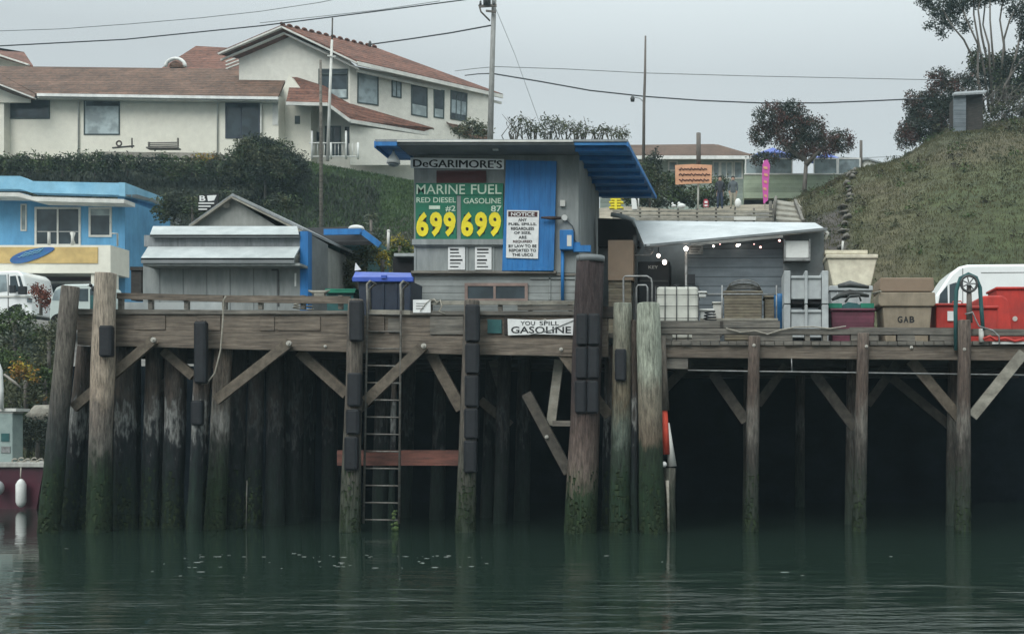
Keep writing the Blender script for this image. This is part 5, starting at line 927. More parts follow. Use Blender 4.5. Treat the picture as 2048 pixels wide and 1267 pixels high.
b = MB(); b.prism([P(320,138,73),P(500,140,73),P(480,97,77),P(392,92,77)], (0,0,-.2)); b.build('roof', M['tile'], t); b = MB(); b.prism([P(500,140,73),P(560,120,75),P(480,97,77)], (0,0,-.2)); b.build('roof', M['tile'], t); b = MB(); b.pbox(330,500,141,330,73.6,4); b.build('wall', M['stucco'], t)
n = 10; arc = [(351+20*math.cos(math.pi*k/n), 134-17*math.sin(math.pi*k/n)) for k in range(n+1)]; arci = [(351+13*math.cos(math.pi*k/n), 134-11*math.sin(math.pi*k/n)) for k in range(n+1)]
b = MB(); b.tube([P(x,y,72.9) for x,y in arc], .11, 7); o = b.build('vent_arch', M['white'], t); b = MB(); b.ppoly(arci, 72.95, 2); b.build('vent_grille', M['tile_brown'], o)
for k in range(3): b = MB(); b.beam(P(452,138-k*7,72.9), P(478,128-k*7,72.9), .08, .1, up=(0,1,0)); b.build('barge_board', M['trim'], t)
# garden ornaments
t = thing('garden_cart', 'small dark wheeled garden cart against the cream house wall', 'cart', P(245,300,66.2)); b = MB(); n = 12; b.tube([P(238+5*math.cos(2*math.pi*k/n),287+5*math.sin(2*math.pi*k/n),66.2) for k in range(n)], .05, 6, closed=True); b.build('wheel', M['rust'], t); b = MB(); b.beam(P(225,296,66.2),P(268,292,66.2),.1,.08); b.beam(P(264,296,66.2),P(264,276,66.2),.06,.06,up=(0,1,0)); b.build('frame', M['timber_dark'], t)
t = thing('garden_bench', 'low grey garden bench on the bluff edge below the tall hedge window', 'bench', P(326,302,66.2)); t['label'] = 'low weathered garden bench standing against the cream house wall'; b = MB()
for k in range(3): b.beam(P(296,286+k*3.5,66.3),P(356,285+k*3.5,66.3),.06,.06)
b.build('backrest', M['timber_grey'], t); b = MB(); b.beam(P(296,297,66),P(358,297,66),.5,.08); b.build('seat', M['timber_grey'], t)
for x in (298,356): b = MB(); b.beam(P(x,298,66.1),P(x,276 if x>300 else 284,66.1),.08,.08,up=(0,1,0)); b.build('leg', M['timber_grey'], t)
b = MB(); b.prism([P(196,303,65.9),P(440,306,65.9),P(440,318,65.9),P(196,312,65.9)], (0,.5,0)); tag(b.build('garden_wall', M['timber_pale']), 'low pale garden retaining wall below the bench', 'wall')
# ================================================================ HOUSES ON THE RIGHT
Yq2 = 70
t = thing('green_house', 'low grey green house with a shallow brown roof beyond the street', 'house', Vector((PX(1370,Yq2),Yq2+4,15.5)))
b = MB(); b.pbox(1200,1505,312,470,Yq2,8); b.build('wall', M['greenhouse'], t)
b = MB(); b.prism([P(1190,312,69.2),P(1505,311,69.2),P(1428,288,77),P(1225,290,77)], (0,0,-.15)); b.build('roof', M['shingle'], t) 
b = MB(); b.prism([P(1192,311,69.1),P(1508,310,69.1),P(1436,289,71.5),P(1228,290,71.5)], (0,0,-.1)); b.build('roof_front', M['shingle'], t)
b = MB(); b.pbox(1190,1510,311,318,69.05,.15); b.build('fascia', M['white'], t)
pq = front(Yq2)
for q, gl, mu in ((rect(1270,1284,322,345),'glass_lit',()),(rect(1289,1302,322,345),'glass_lit',()),(rect(1336,1356,322,342),'glass_lit',()),(rect(1425,1440,322,358),'glass_lit',()),(rect(1440,1466,322,358),'curtain',(.5,)),(rect(1467,1486,322,358),'glass_lit',())): window(pq, q, t, gl, 'trim', .09, mu)
b = MB(); b.pbox(1488,1506,320,470,Yq2-.6,.5); b.build('side_wing', M['greenhouse'], t)
Yt = 65
t = thing('terrace', 'green walled terrace with white framed glass wind screens', 'terrace', Vector((PX(1605,Yt),Yt+2,15)))
b = MB(); b.pbox(1488,1724,349,396,Yt,4); b.build('wall', M['greenwall'], t)
b = MB(); b.pbox(1488,1724,396.5,440,Yt+.5,3.4); b.build('base', M['darkgap'], t)
for xs in ((1490,1585),(1627,1675),(1675.5,1721)):
    x0_, x1_ = xs; o = window(front(Yt), rect(x0_,x1_,316,349), t, 'glass_lit', 'white', .07, (.5,) if x1_-x0_ > 60 else (), name='wind_screen')
b = MB(); b.pbox(1488,1724,346.5,349,Yt-.06,.15); b.build('sill', M['white'], t)
for x,y,lab in ((1545,309,'blue parasol above the left terrace screen'),(1652,318,'blue parasol behind the right terrace screen')):
    t = thing('parasol', lab, 'parasol', P(x,349,Yt+1.5), 'blue terrace parasols'); b = MB(); p = P(x,y-14,Yt+1.5); n = 10; ring = [P(x,y+4,Yt+1.5)+Vector((1.05*math.cos(2*math.pi*k/n)*(1.25 if x<1600 else 1.0), 1.0*math.sin(2*math.pi*k/n), 0)) for k in range(n)]
    b.add([p]+ring, [(0,1+k,1+(k+1)%n) for k in range(n)]+[tuple(range(n,0,-1))]); b.build('canopy', M['lidblue'], t); b = MB(); b.tube([p, P(x,349,Yt+1.5)], .04, 6); b.build('pole', M['trim'], t)
t = thing('shingle_cottage', 'far pale cottage roof just left of the grassy hill', 'cottage', Vector((PX(1750,85),86,16))); b = MB(); b.ppoly([(1728,322),(1740,317),(1762,324),(1768,330),(1768,380),(1728,380)], 85, 4); b.build('wall', M['trim'], t); b = MB(); b.prism([P(1722,318,84.8),P(1735,316,84.8),P(1772,326,84.8),P(1772,329,84.8),P(1735,319,84.8),P(1722,321,84.8)], (0,4.5,0)); b.build('roof', M['roofgrey'], t)
t = thing('hill_shed', 'narrow grey shed on top of the grassy hill by the trees', 'shed', Vector((PX(1935,62),63,18))); b = MB(); b.pbox(1913,1965,188,275,62,2); b.build('wall', M['timber_dark'], t); b = MB(); b.pbox(1908,1932,188,275,61.7,.25); b.build('door', M['hutside'], t); b = MB(); b.prism([P(1904,188,61.5),P(1970,184,61.5),P(1975,180,64.5),P(1910,184,64.5)], (0,0,-.1)); b.build('roof', M['roofgrey'], t)
t = thing('orange_banner', 'orange banner with dark script hung across the street post', 'banner', P(1388,368,57)); b = MB(); b.ppoly([(1350,330),(1386,328),(1424,330),(1423,366),(1388,367),(1351,369)], 57, .05); b.build('cloth', M['orange'], t)
for k,(s_,w_) in enumerate((('Seafood',56),('Lunch & Dinner',62),('Open Daily',60))): 
    b = MB(); pts = []
    for j in range(26): pts.append(P(1358+w_*j/25, 338+k*11+3*math.sin(j*2.1+k*2)*(.6+.4*math.sin(j*.7)), 56.97))
    b.tube(pts, .03, 4); b.build('script', M['maroon'], t)
t = thing('banner_post', 'stout brown post holding the orange banner', 'post', P(1397,416,57.2)); b = MB(); b.tube([P(1397,266,57.3),P(1397,330,57.3)], .12, 9); b.build('post_top', M['polewood'], t); b = MB(); b.tube([P(1397,330,57.3),P(1396,418,57.3)], .05, 7); b.build('post_foot', M['trim'], t)
t = thing('feather_flag', 'pink and orange feather flag on the street', 'flag', P(1532,418,57)); b = MB(); b.ppoly([(1527,408),(1524,360),(1525,330),(1528,321),(1535,319),(1540,330),(1537,370),(1536,400)], 57, .03); b.build('cloth', M['pink'], t); b = MB(); b.tube([P(1527,321,57.05),P(1530,420,57.05)], .025, 6); b.build('pole', M['trim'], t)
b = MB()
for k,(x,w_) in enumerate(((1531,8),(1532,7),(1531,6),(1530,6),(1531,5))): b.ppoly([(x-w_/2,332+k*14),(x+w_/2,334+k*14),(x+w_/2,339+k*14),(x-w_/2,337+k*14)], 56.97, .01)
b.build('print', M['orange'], t)
t = thing('wooden_steps', 'broad weathered timber steps at the foot of the grassy hill', 'steps', Vector((PX(1575,49),50,11)))
for k in range(4): b = MB(); b.prism([P(1548,438-k*11,48.5+k),P(1604,441-k*9,48.5+k),P(1596,436-k*10,49.5+k),P(1550,432-k*11,49.5+k)], (0,0,-.12)); b.build('tread', M['timber_pale'], t)
b = MB(); b.beam(P(1546,440,48.3),P(1552,398,52),.12,.3); b.beam(P(1606,446,48.3),P(1590,404,52),.12,.3); b.build('stringer', M['timber_grey'], t); b = MB()
for x in (1541,1549): b.tube([P(x,440,48.2),P(x,402,48.2)], .07, 6)
b.build('post', M['timber_grey'], t)
t = thing('low_fence', 'low plank fence along the street edge above the hut canopy', 'fence', P(1400,442,47))
for y0_,y1_ in ((420,424),(427,431),(434,440)): b = MB(); b.ppoly([(1225,y0_),(1545,y0_+1),(1545,y1_+1),(1225,y1_)], 47, .08); b.build('board', M['timber_pale'], t)
b = MB()
for x in range(1240,1545,38): b.pbox(x,x+4,416,446,47.1,.1)
b.build('post', M['timber_grey'], t)
b = MB(); b.pbox(1468,1512,433,440,46.8,.1); tag(b.build('white_plank', M['trim']), 'short white plank on the low street fence', 'plank')
t = thing('yellow_racks', 'yellow stacked racks below the right blue eave', 'rack', P(1232,418,50))
for k in range(5): b = MB(); b.pbox(1218+k%2*3,1246-k%2*5,391+k*5.5,394+k*5.5,50,.4); b.build('shelf', M['yellow'], t)
b = MB(); b.pbox(1229,1234,391,418,49.98,.1); b.build('post', M['yellow'], t)
b = MB(); b.ppoly([(1262,392),(1272,398),(1274,418),(1264,418)], 50, .3); tag(b.build('white_board', M['white']), 'leaning white board beside the yellow racks', 'board')
b = MB(); b.tube([P(1277,388,50),P(1277,419,50)], .03, 6); tag(b.build('thin_post', M['trim']), 'thin pale post right of the leaning white board', 'post')
t = thing('round_sign', 'small red edged white sign standing on the street before the hedge', 'sign', P(1412,416,55)); b = MB(); b.ppoly([(1407,414),(1407,402),(1409,398),(1414,398),(1417,402),(1417,414)], 55, .06); b.build('board', M['redsign'], t); b = MB(); b.pbox(1409,1415,402,406,54.97,.02); b.pbox(1409,1415,409,412,54.97,.02); b.build('print', M['paper'], t)
for x,lab in ((1363,'white seabird on the street edge left of the banner post'),(1348,'smaller white seabird perched furthest left on the street')): b = MB(); s_ = 1 if x>1350 else .6; b.ball(P(x,412,54),(.2*s_,.14,.13*s_)); b.ball(P(x-5*s_,407,54),.06*s_+.02); tag(b.build('seabird', M['white']), lab, 'bird')
# people
def person(label, px, py, Y, h, top, legs, pose=0):
    base = P(px, py, Y); t = thing('person', label, 'person', base); bm = bmesh.new(); sk = bm.verts.layers.skin.verify()
    def V(x, y, z, r): v = bm.verts.new((x*h, y*h, z*h)); v[sk].radius = (r*h, r*h); return v
    pel = V(0,0,.52,.085); pel[sk].use_root = True; wa = V(0,0,.62,.075); ch = V(0,-.01*pose,.75,.10); nk = V(0,0,.845,.035); hd0 = V(0,-.01,.90,.055); hd1 = V(0,-.01,.965,.05)
    E = [(pel,wa),(wa,ch),(ch,nk),(nk,hd0),(hd0,hd1)]
    for s in (-1,1):
        sh = V(.10*s,0,.79,.045); el = V(.135*s,.03*pose,.63,.034); ha = V(.11*s,-.10 if pose else .0,.52 if not pose else .58,.026); fi = V(.10*s,-.12 if pose else -.01,.46 if not pose else .57,.018)
        hp = V(.05*s,0,.49,.07); kn = V(.06*s,-.02,.27,.048); an = V(.065*s,.01,.05,.032); ft = V(.07*s,-.07,.02,.026)
        E += [(ch,sh),(sh,el),(el,ha),(ha,fi),(pel,hp),(hp,kn),(kn,an),(an,ft)]
    for e_ in E: bm.edges.new(e_)
    me = bpy.data.meshes.new('b'); bm.to_mesh(me); bm.free(); o = bpy.data.objects.new('b', me); COL.objects.link(o); o.modifiers.new('s','SKIN'); m2 = o.modifiers.new('u','SUBSURF'); m2.levels = 1; m2.render_levels = 1
    me2 = bpy.data.meshes.new_from_object(o.evaluated_get(bpy.context.evaluated_depsgraph_get())); bpy.data.objects.remove(o); me2.name = 'body'
    me2.materials.clear(); [me2.materials.append(M[k]) for k in (legs, top, 'skin', 'tyre')]
    for p in me2.polygons: z = p.center.z/h; x = abs(p.center.x)/h; p.material_index = 3 if z < .045 else (2 if (z > .86 or (x > .085 and z < .54 and z > .4)) else (1 if z > .5 else 0)); p.use_smooth = True
    q = bpy.data.objects.new('body', me2); COL.objects.link(q); q.parent = t
    b = MB(); b.ball(base+Vector((0,.012*h,.955*h)), (.058*h,.062*h,.055*h), 12, 8); b.build('hair', M['hair'], t); return t
person('person in dark clothes standing beside the orange banner', 1440, 418, 57, 1.72, 'jacket', 'jeans', 1)
person('person in a grey jacket with a pale bag right of the darker dressed one', 1466, 418, 56.5, 1.7, 'jacket2', 'khaki', 0)
b = MB(); b.ball(P(1476,406,56.2), (.17,.12,.24)); tag(b.build('bag', M['white']), 'white bag held low at the right side of the grey jacket', 'bag')
# ================================================================ POLES AND WIRES
Yp = 64
t = thing('utility_pole', 'tall grey utility pole rising behind the fuel shed roof', 'utility pole', P(984,300,Yp)); b = MB(); b.tube([P(990,-60,Yp),P(984,140,Yp),P(979,330,Yp)], [.13,.15,.19], 12); b.build('pole', M['polegrey'], t)
b = MB(); b.beam(P(958,13,Yp-.3),P(993,11,Yp-.3),.1,.14); b.beam(P(972,22,Yp-.3),P(992,24,Yp-.3),.1,.1); b.tube([P(958,10,Yp-.3),P(962,24,Yp-.3),P(980,42,Yp-.1)], .05, 6); b.build('crossarm', M['polewood'], t)
b = MB(); b.tube([P(974,-14,Yp-.35),P(974,10,Yp-.35)], .22, 12); b.build('transformer', M['steel_dark'], t)
for x in (961,988): b = MB(); b.tube([P(x,2,Yp-.3),P(x,11,Yp-.3)], [.05,.08], 8); b.build('insulator', M['steel_dark'], t)
def wire(label, pts, Y0, Y1, r, m='wire', sag=0):
    n = len(pts)-1; L_ = []
    for i in range(n):
        for j in range(6): f = j/6; s_ = (i+f)/n; L_.append(P(lerp(pts[i][0],pts[i+1][0],f), lerp(pts[i][1],pts[i+1][1],f), lerp(Y0,Y1,s_)))
    L_.append(P(*pts[-1], Y1)); b = MB(); b.tube(L_, r, 5); tag(b.build('power_line', M[m]), label, 'power line', 'power lines')
wire('uppermost thin power line sloping up over the low house roof', [(-60,64),(120,58),(260,48),(400,36),(520,23),(640,5),(700,-8)], 60, 64, .022, 'wirepale')
wire('dark power line crossing the sky just above the tall house ridge', [(-60,94),(0,92),(250,79),(520,52),(760,22),(958,-4)], 60, 64, .035)
wire('paler power line just above the darker one near the tall house', [(520,46),(760,20),(880,2)], 63, 64, .02, 'wirepale')
wire('thick service line from the tall house roof vent to the utility pole', [(740,89),(820,78),(900,66),(982,51)], 72, 64, .045)
wire('thin level power line running right from the pole to the hill tree', [(984,133),(1130,138),(1290,146),(1500,152),(1690,156),(1880,160)], 64, 66, .026, 'wirepale')
wire('thick sagging power line from the pole across to the hill tree', [(984,147),(1080,163),(1180,181),(1290,193),(1400,201),(1520,206),(1640,206),(1740,202),(1850,197)], 64, 66, .042)
wire('short thin line from the pole down to the tall house eave', [(984,134),(950,137),(910,142)], 64, 76, .025, 'wirepale'); wire('short thick line under the thinner one left of the pole', [(984,147),(955,148),(930,151)], 64, 76, .035)
wire('faint guy wire falling from the utility pole to the scrub trees', [(990,14),(1030,110),(1085,262)], 64, 66, .016, 'wirepale')
t = thing('street_light', 'slim street light pole with a small lamp on an arm', 'street light', P(1288,310,62)); b = MB(); b.tube([P(1291,72,62),P(1290,150,62),P(1288,210,62),P(1287,330,62)], [.05,.07,.08,.09], 8); b.build('pole', M['polewood'], t); b = MB(); b.tube([P(1288,205,62),P(1280,197,62),P(1268,194,62)], .025, 6); b.build('arm', M['wirepale'], t); b = MB(); b.tube([P(1265,191,62),P(1265,197,62),P(1265,203,62)], [.05,.13,.11], 9); b.build('lamp', M['steel_dark'], t)
t = thing('mast_pole', 'tall slender flagpole with a white lower half before the tall house', 'flagpole', P(654,318,63)); b = MB(); b.tube([P(665,36,63),P(664,80,63)], .045, 8); b.build('tip', M['polewood'], t); b = MB(); b.tube([P(664,80,63),P(660,180,63),P(655,322,63)], [.07,.08,.10], 8); b.build('pole', M['trim'], t); b = MB(); b.beam(P(655,112,62.9),P(672,113,62.9),.05,.06); b.build('yard', M['trim'], t)
t = thing('mast_pole', 'thin rusty pole standing behind the grey shed roof', 'pole', P(643,470,33)); b = MB(); b.tube([P(641,120,33),P(642,250,33),P(643,690,33)], [.035,.05,.07], 8); b.build('pole', M['timber_grey'], t)
b = MB(); b.tube([P(1722,281,66),P(1722,352,66)], .09, 7); tag(b.build('timber_post', M['polewood']), 'bare brown post at the right end of the green terrace', 'post')
wire('faint short line behind the terrace post near the hill', [(1660,314),(1722,316),(1800,312)], 66, 80, .02, 'wirepale')
b = MB(); b.tube([P(x,y,60) for x,y in ((2005,306),(2005,275),(2007,268),(2014,264),(2048,256),(2120,240))], .04, 6); tag(b.build('hill_rail', M['timber_grey']), 'bent pipe rail on the hillside under the tall trees', 'rail')
b = MB(); b.tube([P(776,500,31),P(777,462,31)], .04, 6); b.ball(P(777,462,31), .05, 6, 5); tag(b.build('stake', M['trim']), 'white stake beside the yellow shrub', 'stake')
# ================================================================ PLANTS
def crown(b, blobs, Y, size, dens=1.0, depth=1.0):
    for cx, cy, rx, ry in blobs:
        s = Y/F; r = (rx*s, max(rx,ry)*s*.8*depth, ry*s); n = int(dens * 8.5 * (r[0]*r[2]) / (size*size)); b.leaves(P(cx,cy,Y+r[1]*.3), r, n, size)
    return b
MIX = {'leaf_black': ('leaf_black','leaf_dark','leaf_olive'), 'leaf_dark': ('leaf_black','leaf_dark','leaf_mid','leaf_olive'), 'leaf_brown': ('leaf_black','leaf_brown','leaf_rust'), 'leaf_orange': ('leaf_olive','leaf_orange','leaf_yellow'), 'leaf_grey': ('leaf_mid','leaf_grey','leaf_olive'), 'leaf_yellow': ('leaf_mid','leaf_yellow')}
M['leaf_rust'] = leafmat('leaf_rust', (.06,.035,.03), (.12,.06,.05))
def shrub(name, label, cat, blobs, Y, m, size=.09, dens=1.0, trunk=None, group=None, tm='bark'):
    x, y_ = blobs[0][0], max(q[1]+q[3] for q in blobs)
    t = thing(name, label, cat, P(x, y_, Y), group); ms = MIX.get(m, (m,)); b = crown(MB(len(ms)), blobs, Y, size, dens); b.build('crown', [M[k] for k in ms], t, fix=False)
    b = MB()
    for tr in (trunk or [[(x,y_+10),(blobs[0][0],blobs[0][1])]]): k = len(tr); b.tube([P(px,py,Y) for px,py,*_ in tr], [lerp(.16,.05,i/max(1,k-1)) for i in range(k)] if trunk else [.06]*k, 7, wob=.1)
    b.build('trunk', M[tm], t); return t
shrub('round_shrub','large dark dome shaped shrub below the cream house','shrub',[(530,322,84,54),(478,335,46,40),(590,340,42,40),(520,302,60,36),(540,350,80,40)],61,'leaf_black',.07,1.9)
shrub('street_tree','round dark tree with two crowns on the terrace','tree',[(1545,235,48,36),(1580,262,62,46),(1622,262,42,38),(1680,284,36,30),(1650,292,40,30),(1522,270,30,30),(1600,300,50,24),(1585,222,36,26),(1530,318,40,16)],63,'leaf_brown',.066,1.15,[[(1606,400),(1610,360),(1612,325),(1600,290),(1585,250)],[(1611,330),(1640,300),(1680,285)],[(1608,320),(1570,290),(1545,250)]])
shrub('hill_tree','broad reddish brown tree leaning over the left of the hill','tree',[(1885,190,44,50),(1835,210,34,34),(1850,255,62,40),(1815,272,32,32),(1900,240,50,50),(1930,180,44,44),(1880,150,28,16),(1860,225,60,50)],67,'leaf_brown',.075,1.1)
shrub('hill_bush','dark spiky bush behind the tall trunks on the hill','bush',[(1985,140,46,46),(2030,150,60,60),(1950,125,20,34),(2010,185,60,30),(2090,140,60,80)],69.3,'leaf_black',.1,1.2)
# tall eucalyptus with many bare trunks
t = thing('tall_tree','tall many stemmed tree with bare trunks and a high crown on the hill','tree',P(1985,215,69))
stems = [[(1968,228),(1962,180),(1948,120),(1930,80),(1905,50),(1885,20)],[(1970,225),(1958,150),(1955,90),(1935,40),(1925,10)],[(1980,225),(1968,140),(1957,90),(1950,30),(1945,-20)],[(1985,222),(1975,140),(1962,70),(1960,20),(1968,-30)],
  [(1990,222),(1985,150),(1980,90),(1968,50),(1975,-20)],[(1996,222),(1990,150),(1982,100),(1982,40),(1980,-30)],[(2000,222),(2004,150),(2006,90),(2000,40),(2008,-30)],[(2005,222),(2012,150),(2010,80),(2018,40),(2040,0)],[(2006,222),(2020,160),(2034,110),(2044,60),(2046,-10)],[(1990,225),(2010,170),(2045,120),(2090,80)]]
for s_ in stems: b = MB(); k = len(s_); b.tube([P(x+R.uniform(-4,4),y,69+R.uniform(-.8,.8)) for x,y in s_], [lerp(.095,.04,i/(k-1)) for i in range(k)], 8, wob=.06); b.build('trunk', M['bark'], t)
b = crown(MB(), [(1880,18,34,24),(1850,2,22,20),(1900,44,26,16),(1862,48,20,8),(1915,10,34,26),(1885,66,16,8),(1960,-6,50,22),(2040,20,34,26),(2050,60,20,30),(2010,-10,40,18),(1930,50,16,14),(2055,100,16,16),(2120,30,60,60),(1975,-30,120,26)], 69, .085, 1.15); b.build('crown', M['leaf_black'], t, fix=False)
b = MB()
for k in range(150): x0_, y0_ = R.uniform(1930,2150), R.uniform(190,248); a = R.uniform(-1,1); b.tube([P(x0_,y0_,66+R.uniform(-2,2)),P(x0_+a*20+8,y0_-R.uniform(8,28),66),P(x0_+a*44+16,y0_-R.uniform(4,34),66)], .016, 4)
tag(b.build('dead_branches', M['bark']), 'tangle of dry grey branches at the foot of the tall tree', 'branches')
shrub('hill_thicket','low dry thicket across the hill crest at the right border','bush',[(2010,222,60,18),(2080,215,60,24),(1960,238,34,12),(2140,210,60,30)],66,'leaf_olive',.09,.9)
sc_ = [(1040,252,26,20),(1080,262,34,18),(1120,252,30,20),(1160,258,30,20),(1205,262,26,14),(1240,268,22,18),(1100,240,22,12)]
t = thing('scrub_trees','thin scraggly trees above the fuel shed roof','trees',P(1130,300,66)); b = crown(MB(), sc_, 66, .08, .5); b.build('crown', M['leaf_olive'], t, fix=False); b = MB()
for k in range(60): x0_ = R.uniform(1015,1250); b.tube([P(x0_,300,66.5),P(x0_+R.uniform(-16,16),R.uniform(255,275),66.5),P(x0_+R.uniform(-30,30),R.uniform(228,262) if x0_<1170 else R.uniform(248,270),66.5)], [.06,.03,.012], 4)
b.build('branch', M['bark'], t)
shrub('vine_bush','brown vine bush against the right end of the tall house','bush',[(945,255,30,20),(965,262,26,16),(920,262,20,12)],70,'leaf_olive',.08,.9)
shrub('street_hedge','dark street hedge below the orange banner','hedge',[(1300,345,26,34),(1330,372,50,34),(1270,385,50,30),(1390,392,44,26),(1310,320,16,18),(1440,372,26,20),(1430,400,40,16),(1320,398,80,18)],60,'leaf_dark',.08,1.3)
t = thing('bluff_hedge','long dark hedge along the edge of the bluff','hedge',P(150,330,63)); b = MB(4)
for x in range(-220,460,26): crown(b, [(x,326+R.uniform(-4,4)+max(0,(x-230)*.06),26,22+R.uniform(-3,4))], 63, .08, 1.2)
b.build('crown', [M[k] for k in MIX['leaf_dark']], t, fix=False)
for x in range(-200,450,65): b = MB(); b.tube([P(x,352,63.3),P(x,328,63.3)], .06, 5); b.build('trunk', M['bark'], t)
shrub('orange_shrub','orange tinted shrub at the end of the garden wall','shrub',[(400,322,26,14),(425,316,20,12)],64.5,'leaf_orange',.07,1)
shrub('yellow_shrub','spiky yellow shrub left of the fuel shed','shrub',[(800,492,26,26),(820,510,20,20),(785,510,24,24)],32.5,'leaf_yellow',.05,.8)
shrub('yellow_shrub','drooping yellow shrub above the dumpster lid','shrub',[(765,520,17,22),(758,508,12,14)],31.5,'leaf_yellow',.045,.8)
shrub('pale_plant','pale grey flowering plant above the teal shop','plant',[(742,440,14,14),(735,455,12,14),(750,470,16,16)],42,'leaf_grey',.06,.7)
shrub('grey_shrub','grey green shrub behind the dumpster','shrub',[(715,530,34,30),(735,505,28,24),(700,560,22,24)],31,'leaf_black',.045,1)
shrub('red_bush','red brown bush between the truck and the pale van','bush',[(82,590,20,22),(72,580,12,12),(92,604,16,16)],43,'leaf_red',.06,1.1)
shrub('bank_shrub','green shrub on the left bank beside the leaning pile','shrub',[(30,640,40,36),(60,670,40,34),(10,680,40,40),(70,700,30,30)],34,'leaf_grey',.055,.95)
shrub('bank_shrub','yellow green spiky shrub touching the leaning pile','shrub',[(98,680,22,36),(112,660,16,30),(90,720,20,26)],32.8,'leaf_olive',.05,.9)
shrub('bank_shrub','orange yellow shrub on the bank above the dock pedestal','shrub',[(52,760,34,30),(40,738,22,20),(68,790,24,22),(30,790,22,24)],31.8,'leaf_orange',.05,.8)
shrub('bank_shrub','dark low shrub at the foot of the left bank','shrub',[(75,880,34,28),(60,850,34,22),(95,850,20,24),(30,870,30,30)],31.0,'leaf_black',.05,1)
shrub('bank_shrub','dark green shrub in the middle of the left bank','shrub',[(90,760,26,44),(20,720,40,24),(-30,740,60,60),(70,820,36,26),(-40,830,60,50)],32.4,'leaf_mid',.055,1)
b = MB(); b.ball(P(88,830,31.4),(.45,.3,.3),9,6,wob=.15); tag(b.build('rock', M['timber_pale']), 'pale rock on the left bank by the leaning pile', 'rock')
b = MB(); b.tube([P(8,748,31.2),P(30,765,31.2),P(42,775,31.2)], [.03,.04,.02], 6); tag(b.build('dead_branch', M['barkpale']), 'bare grey branch over the orange shrub', 'branch')
# slopes
def tufts(name, u0, u1, y0, y1, n, size, m, cond=None):
    b = MB()
    for _ in range(n):
        Y = y0 + (y1-y0)*R.random(); u = R.uniform(u0, u1)
        if cond and not cond(u, Y): continue
        p = Vector((PX(u,Y), Y, zat(u,Y)))
        for _ in range(4):
            q = p + Vector((R.gauss(0,.12), R.gauss(0,.12), 0)); h_ = size*R.uniform(.5,1.5); w = size*.22; a = R.uniform(0,3.14); d = Vector((math.cos(a)*w, math.sin(a)*w, 0)); l = Vector((R.gauss(0,.35)*h_, R.gauss(0,.35)*h_, h_)); i = len(b.v)
            b.v += [q-d, q+d, q+l+d*.3, q+l-d*.3]; b.f.append([i,i+1,i+2,i+3]); b.mi.append(0); b.sm.append(False)
    return tag(b.build(name, m, fix=False, base=(0,0,0)), kind='stuff')
o = tufts('hillside_grass', 1575, 2500, 36, 72, 38000, .08, M['grass'], lambda u, Y: u > 1600 or Y < 46 or Y > 58); tag(o, 'dry and green grass covering the hill on the right', 'grass')
o = tufts('slope_cover', 540, 1010, 58, 66.5, 10000, .12, leafmat('slope_green', (.028,.05,.018), (.05,.085,.028), sc=.6)); tag(o, 'dark green ground cover on the bluff left of the fuel shed', 'ground cover')
o = tufts('bluff_cover', -300, 760, 53, 65, 14000, .2, M['leaf_black']); tag(o, 'dark ivy and brush covering the bluff behind the blue shop', 'ground cover')
o = tufts('lower_cover', 600, 840, 36, 58, 6000, .16, M['leaf_olive']); tag(o, 'brown dry brush on the lower slope behind the canopy shop', 'ground cover')
o = tufts('bank_cover', -200, 128, 31.4, 42, 4500, .16, M['leaf_olive']); tag(o, 'weeds on the left bank', 'weeds')
shrub('dark_bush','dark bush on the bluff behind the grey shed gable','bush',[(385,412,50,26),(345,400,36,24),(450,396,50,22),(560,405,44,22),(330,425,30,24)],50,'leaf_black',.075,1.1)
b = MB()
for _ in range(260):
    Y = R.uniform(40,70); u = R.uniform(1610,2300); r = R.uniform(.08,.34)*(1+ (Y-40)/40); p = Vector((PX(u,Y),Y,zat(u,Y)+r*.2)); b.cur = R.choice((0,0,1,2)); b.leaves(p, (r*1.6,r*1.2,r*.5), int(60*r/.3), .07, .2)
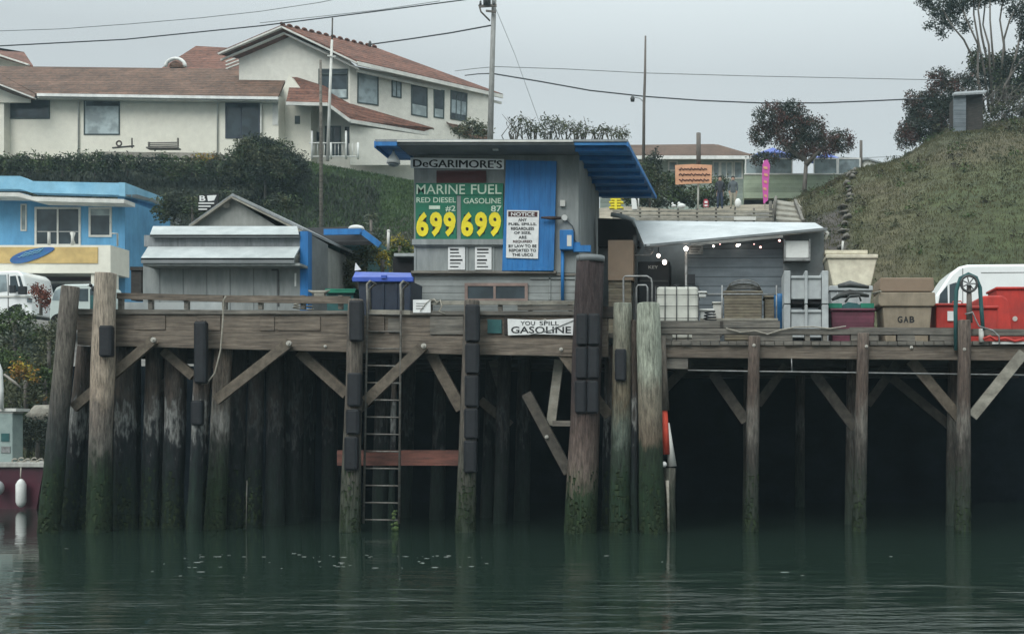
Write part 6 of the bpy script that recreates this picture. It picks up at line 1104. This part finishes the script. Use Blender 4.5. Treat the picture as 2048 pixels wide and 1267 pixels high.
o = b.build('hill_brush', [M['leaf_olive'],M['leaf_brown'],M['leaf_mid']], fix=False, base=(0,0,0)); tag(o, 'low olive and brown brush scattered over the hill', 'brush', kind='stuff')
# rock stack on the hill foot
b = MB()
for k in range(26):
    u = 1676+k*1.3+R.uniform(-7,7); Y = 41+k*.75; b.ball((PX(u,Y), Y, zat(u,Y)+.03), (R.uniform(.12,.26),.5,R.uniform(.09,.16)), 8, 5, wob=.25)
tag(b.build('stone_edge', M['timber_grey']), 'line of pale stones climbing the foot of the hill', 'stones', kind='stuff')
b = MB(); b.tube([P(1684,506,30),P(1686,482,30)], .03, 6); tag(b.build('thin_stake', M['trim']), 'thin white stake above the cream bin', 'stake')
# foam flecks
b = MB()
for _ in range(75):
    px, py = (R.uniform(360,980), R.choice((1109,1112,1112,1114,1124,1133))+R.gauss(0,1.5)) if R.random() < .85 else (R.uniform(100,2000), R.uniform(1095,1160)); Y = H*F/(py-HY); p = P(px, py, Y); n = 6; r = R.uniform(.005,.016); e_ = R.uniform(1,5); a0 = R.uniform(0,1)
    b.add([p+Vector((math.cos(a0+k*1.047)*r*e_, math.sin(a0+k*1.047)*r, .006+.0)) for k in range(n)] + [p+Vector((0,0,.0065))], [(k,(k+1)%n,n) for k in range(n)])
tag(b.build('foam', M['white'], base=(0,0,0)), 'white foam flecks drifting on the water before the wharf', 'foam', kind='stuff')

# ================================================================ AIR
b = MB(); b.box(-330,330,-215,235,-3.2,36); hz = b.build('haze', M['white'], base=(0,0,0)); tag(hz, kind='stuff'); tag(hz, 'thin haze added to lift the dark tones', 'haze')
m = bpy.data.materials.new('air'); m.use_nodes = True; n_ = m.node_tree; n_.nodes.clear(); o_ = n_.nodes.new('ShaderNodeOutputMaterial'); v_ = n_.nodes.new('ShaderNodeVolumePrincipled')
v_.inputs['Color'].default_value = (.66,.90,1,1); v_.inputs['Density'].default_value = .0006; n_.links.new(v_.outputs[0], o_.inputs['Volume']); hz.data.materials.clear(); hz.data.materials.append(m)  # bluish volume added to lift the blacks with distance
S.cycles.volume_bounces = 0
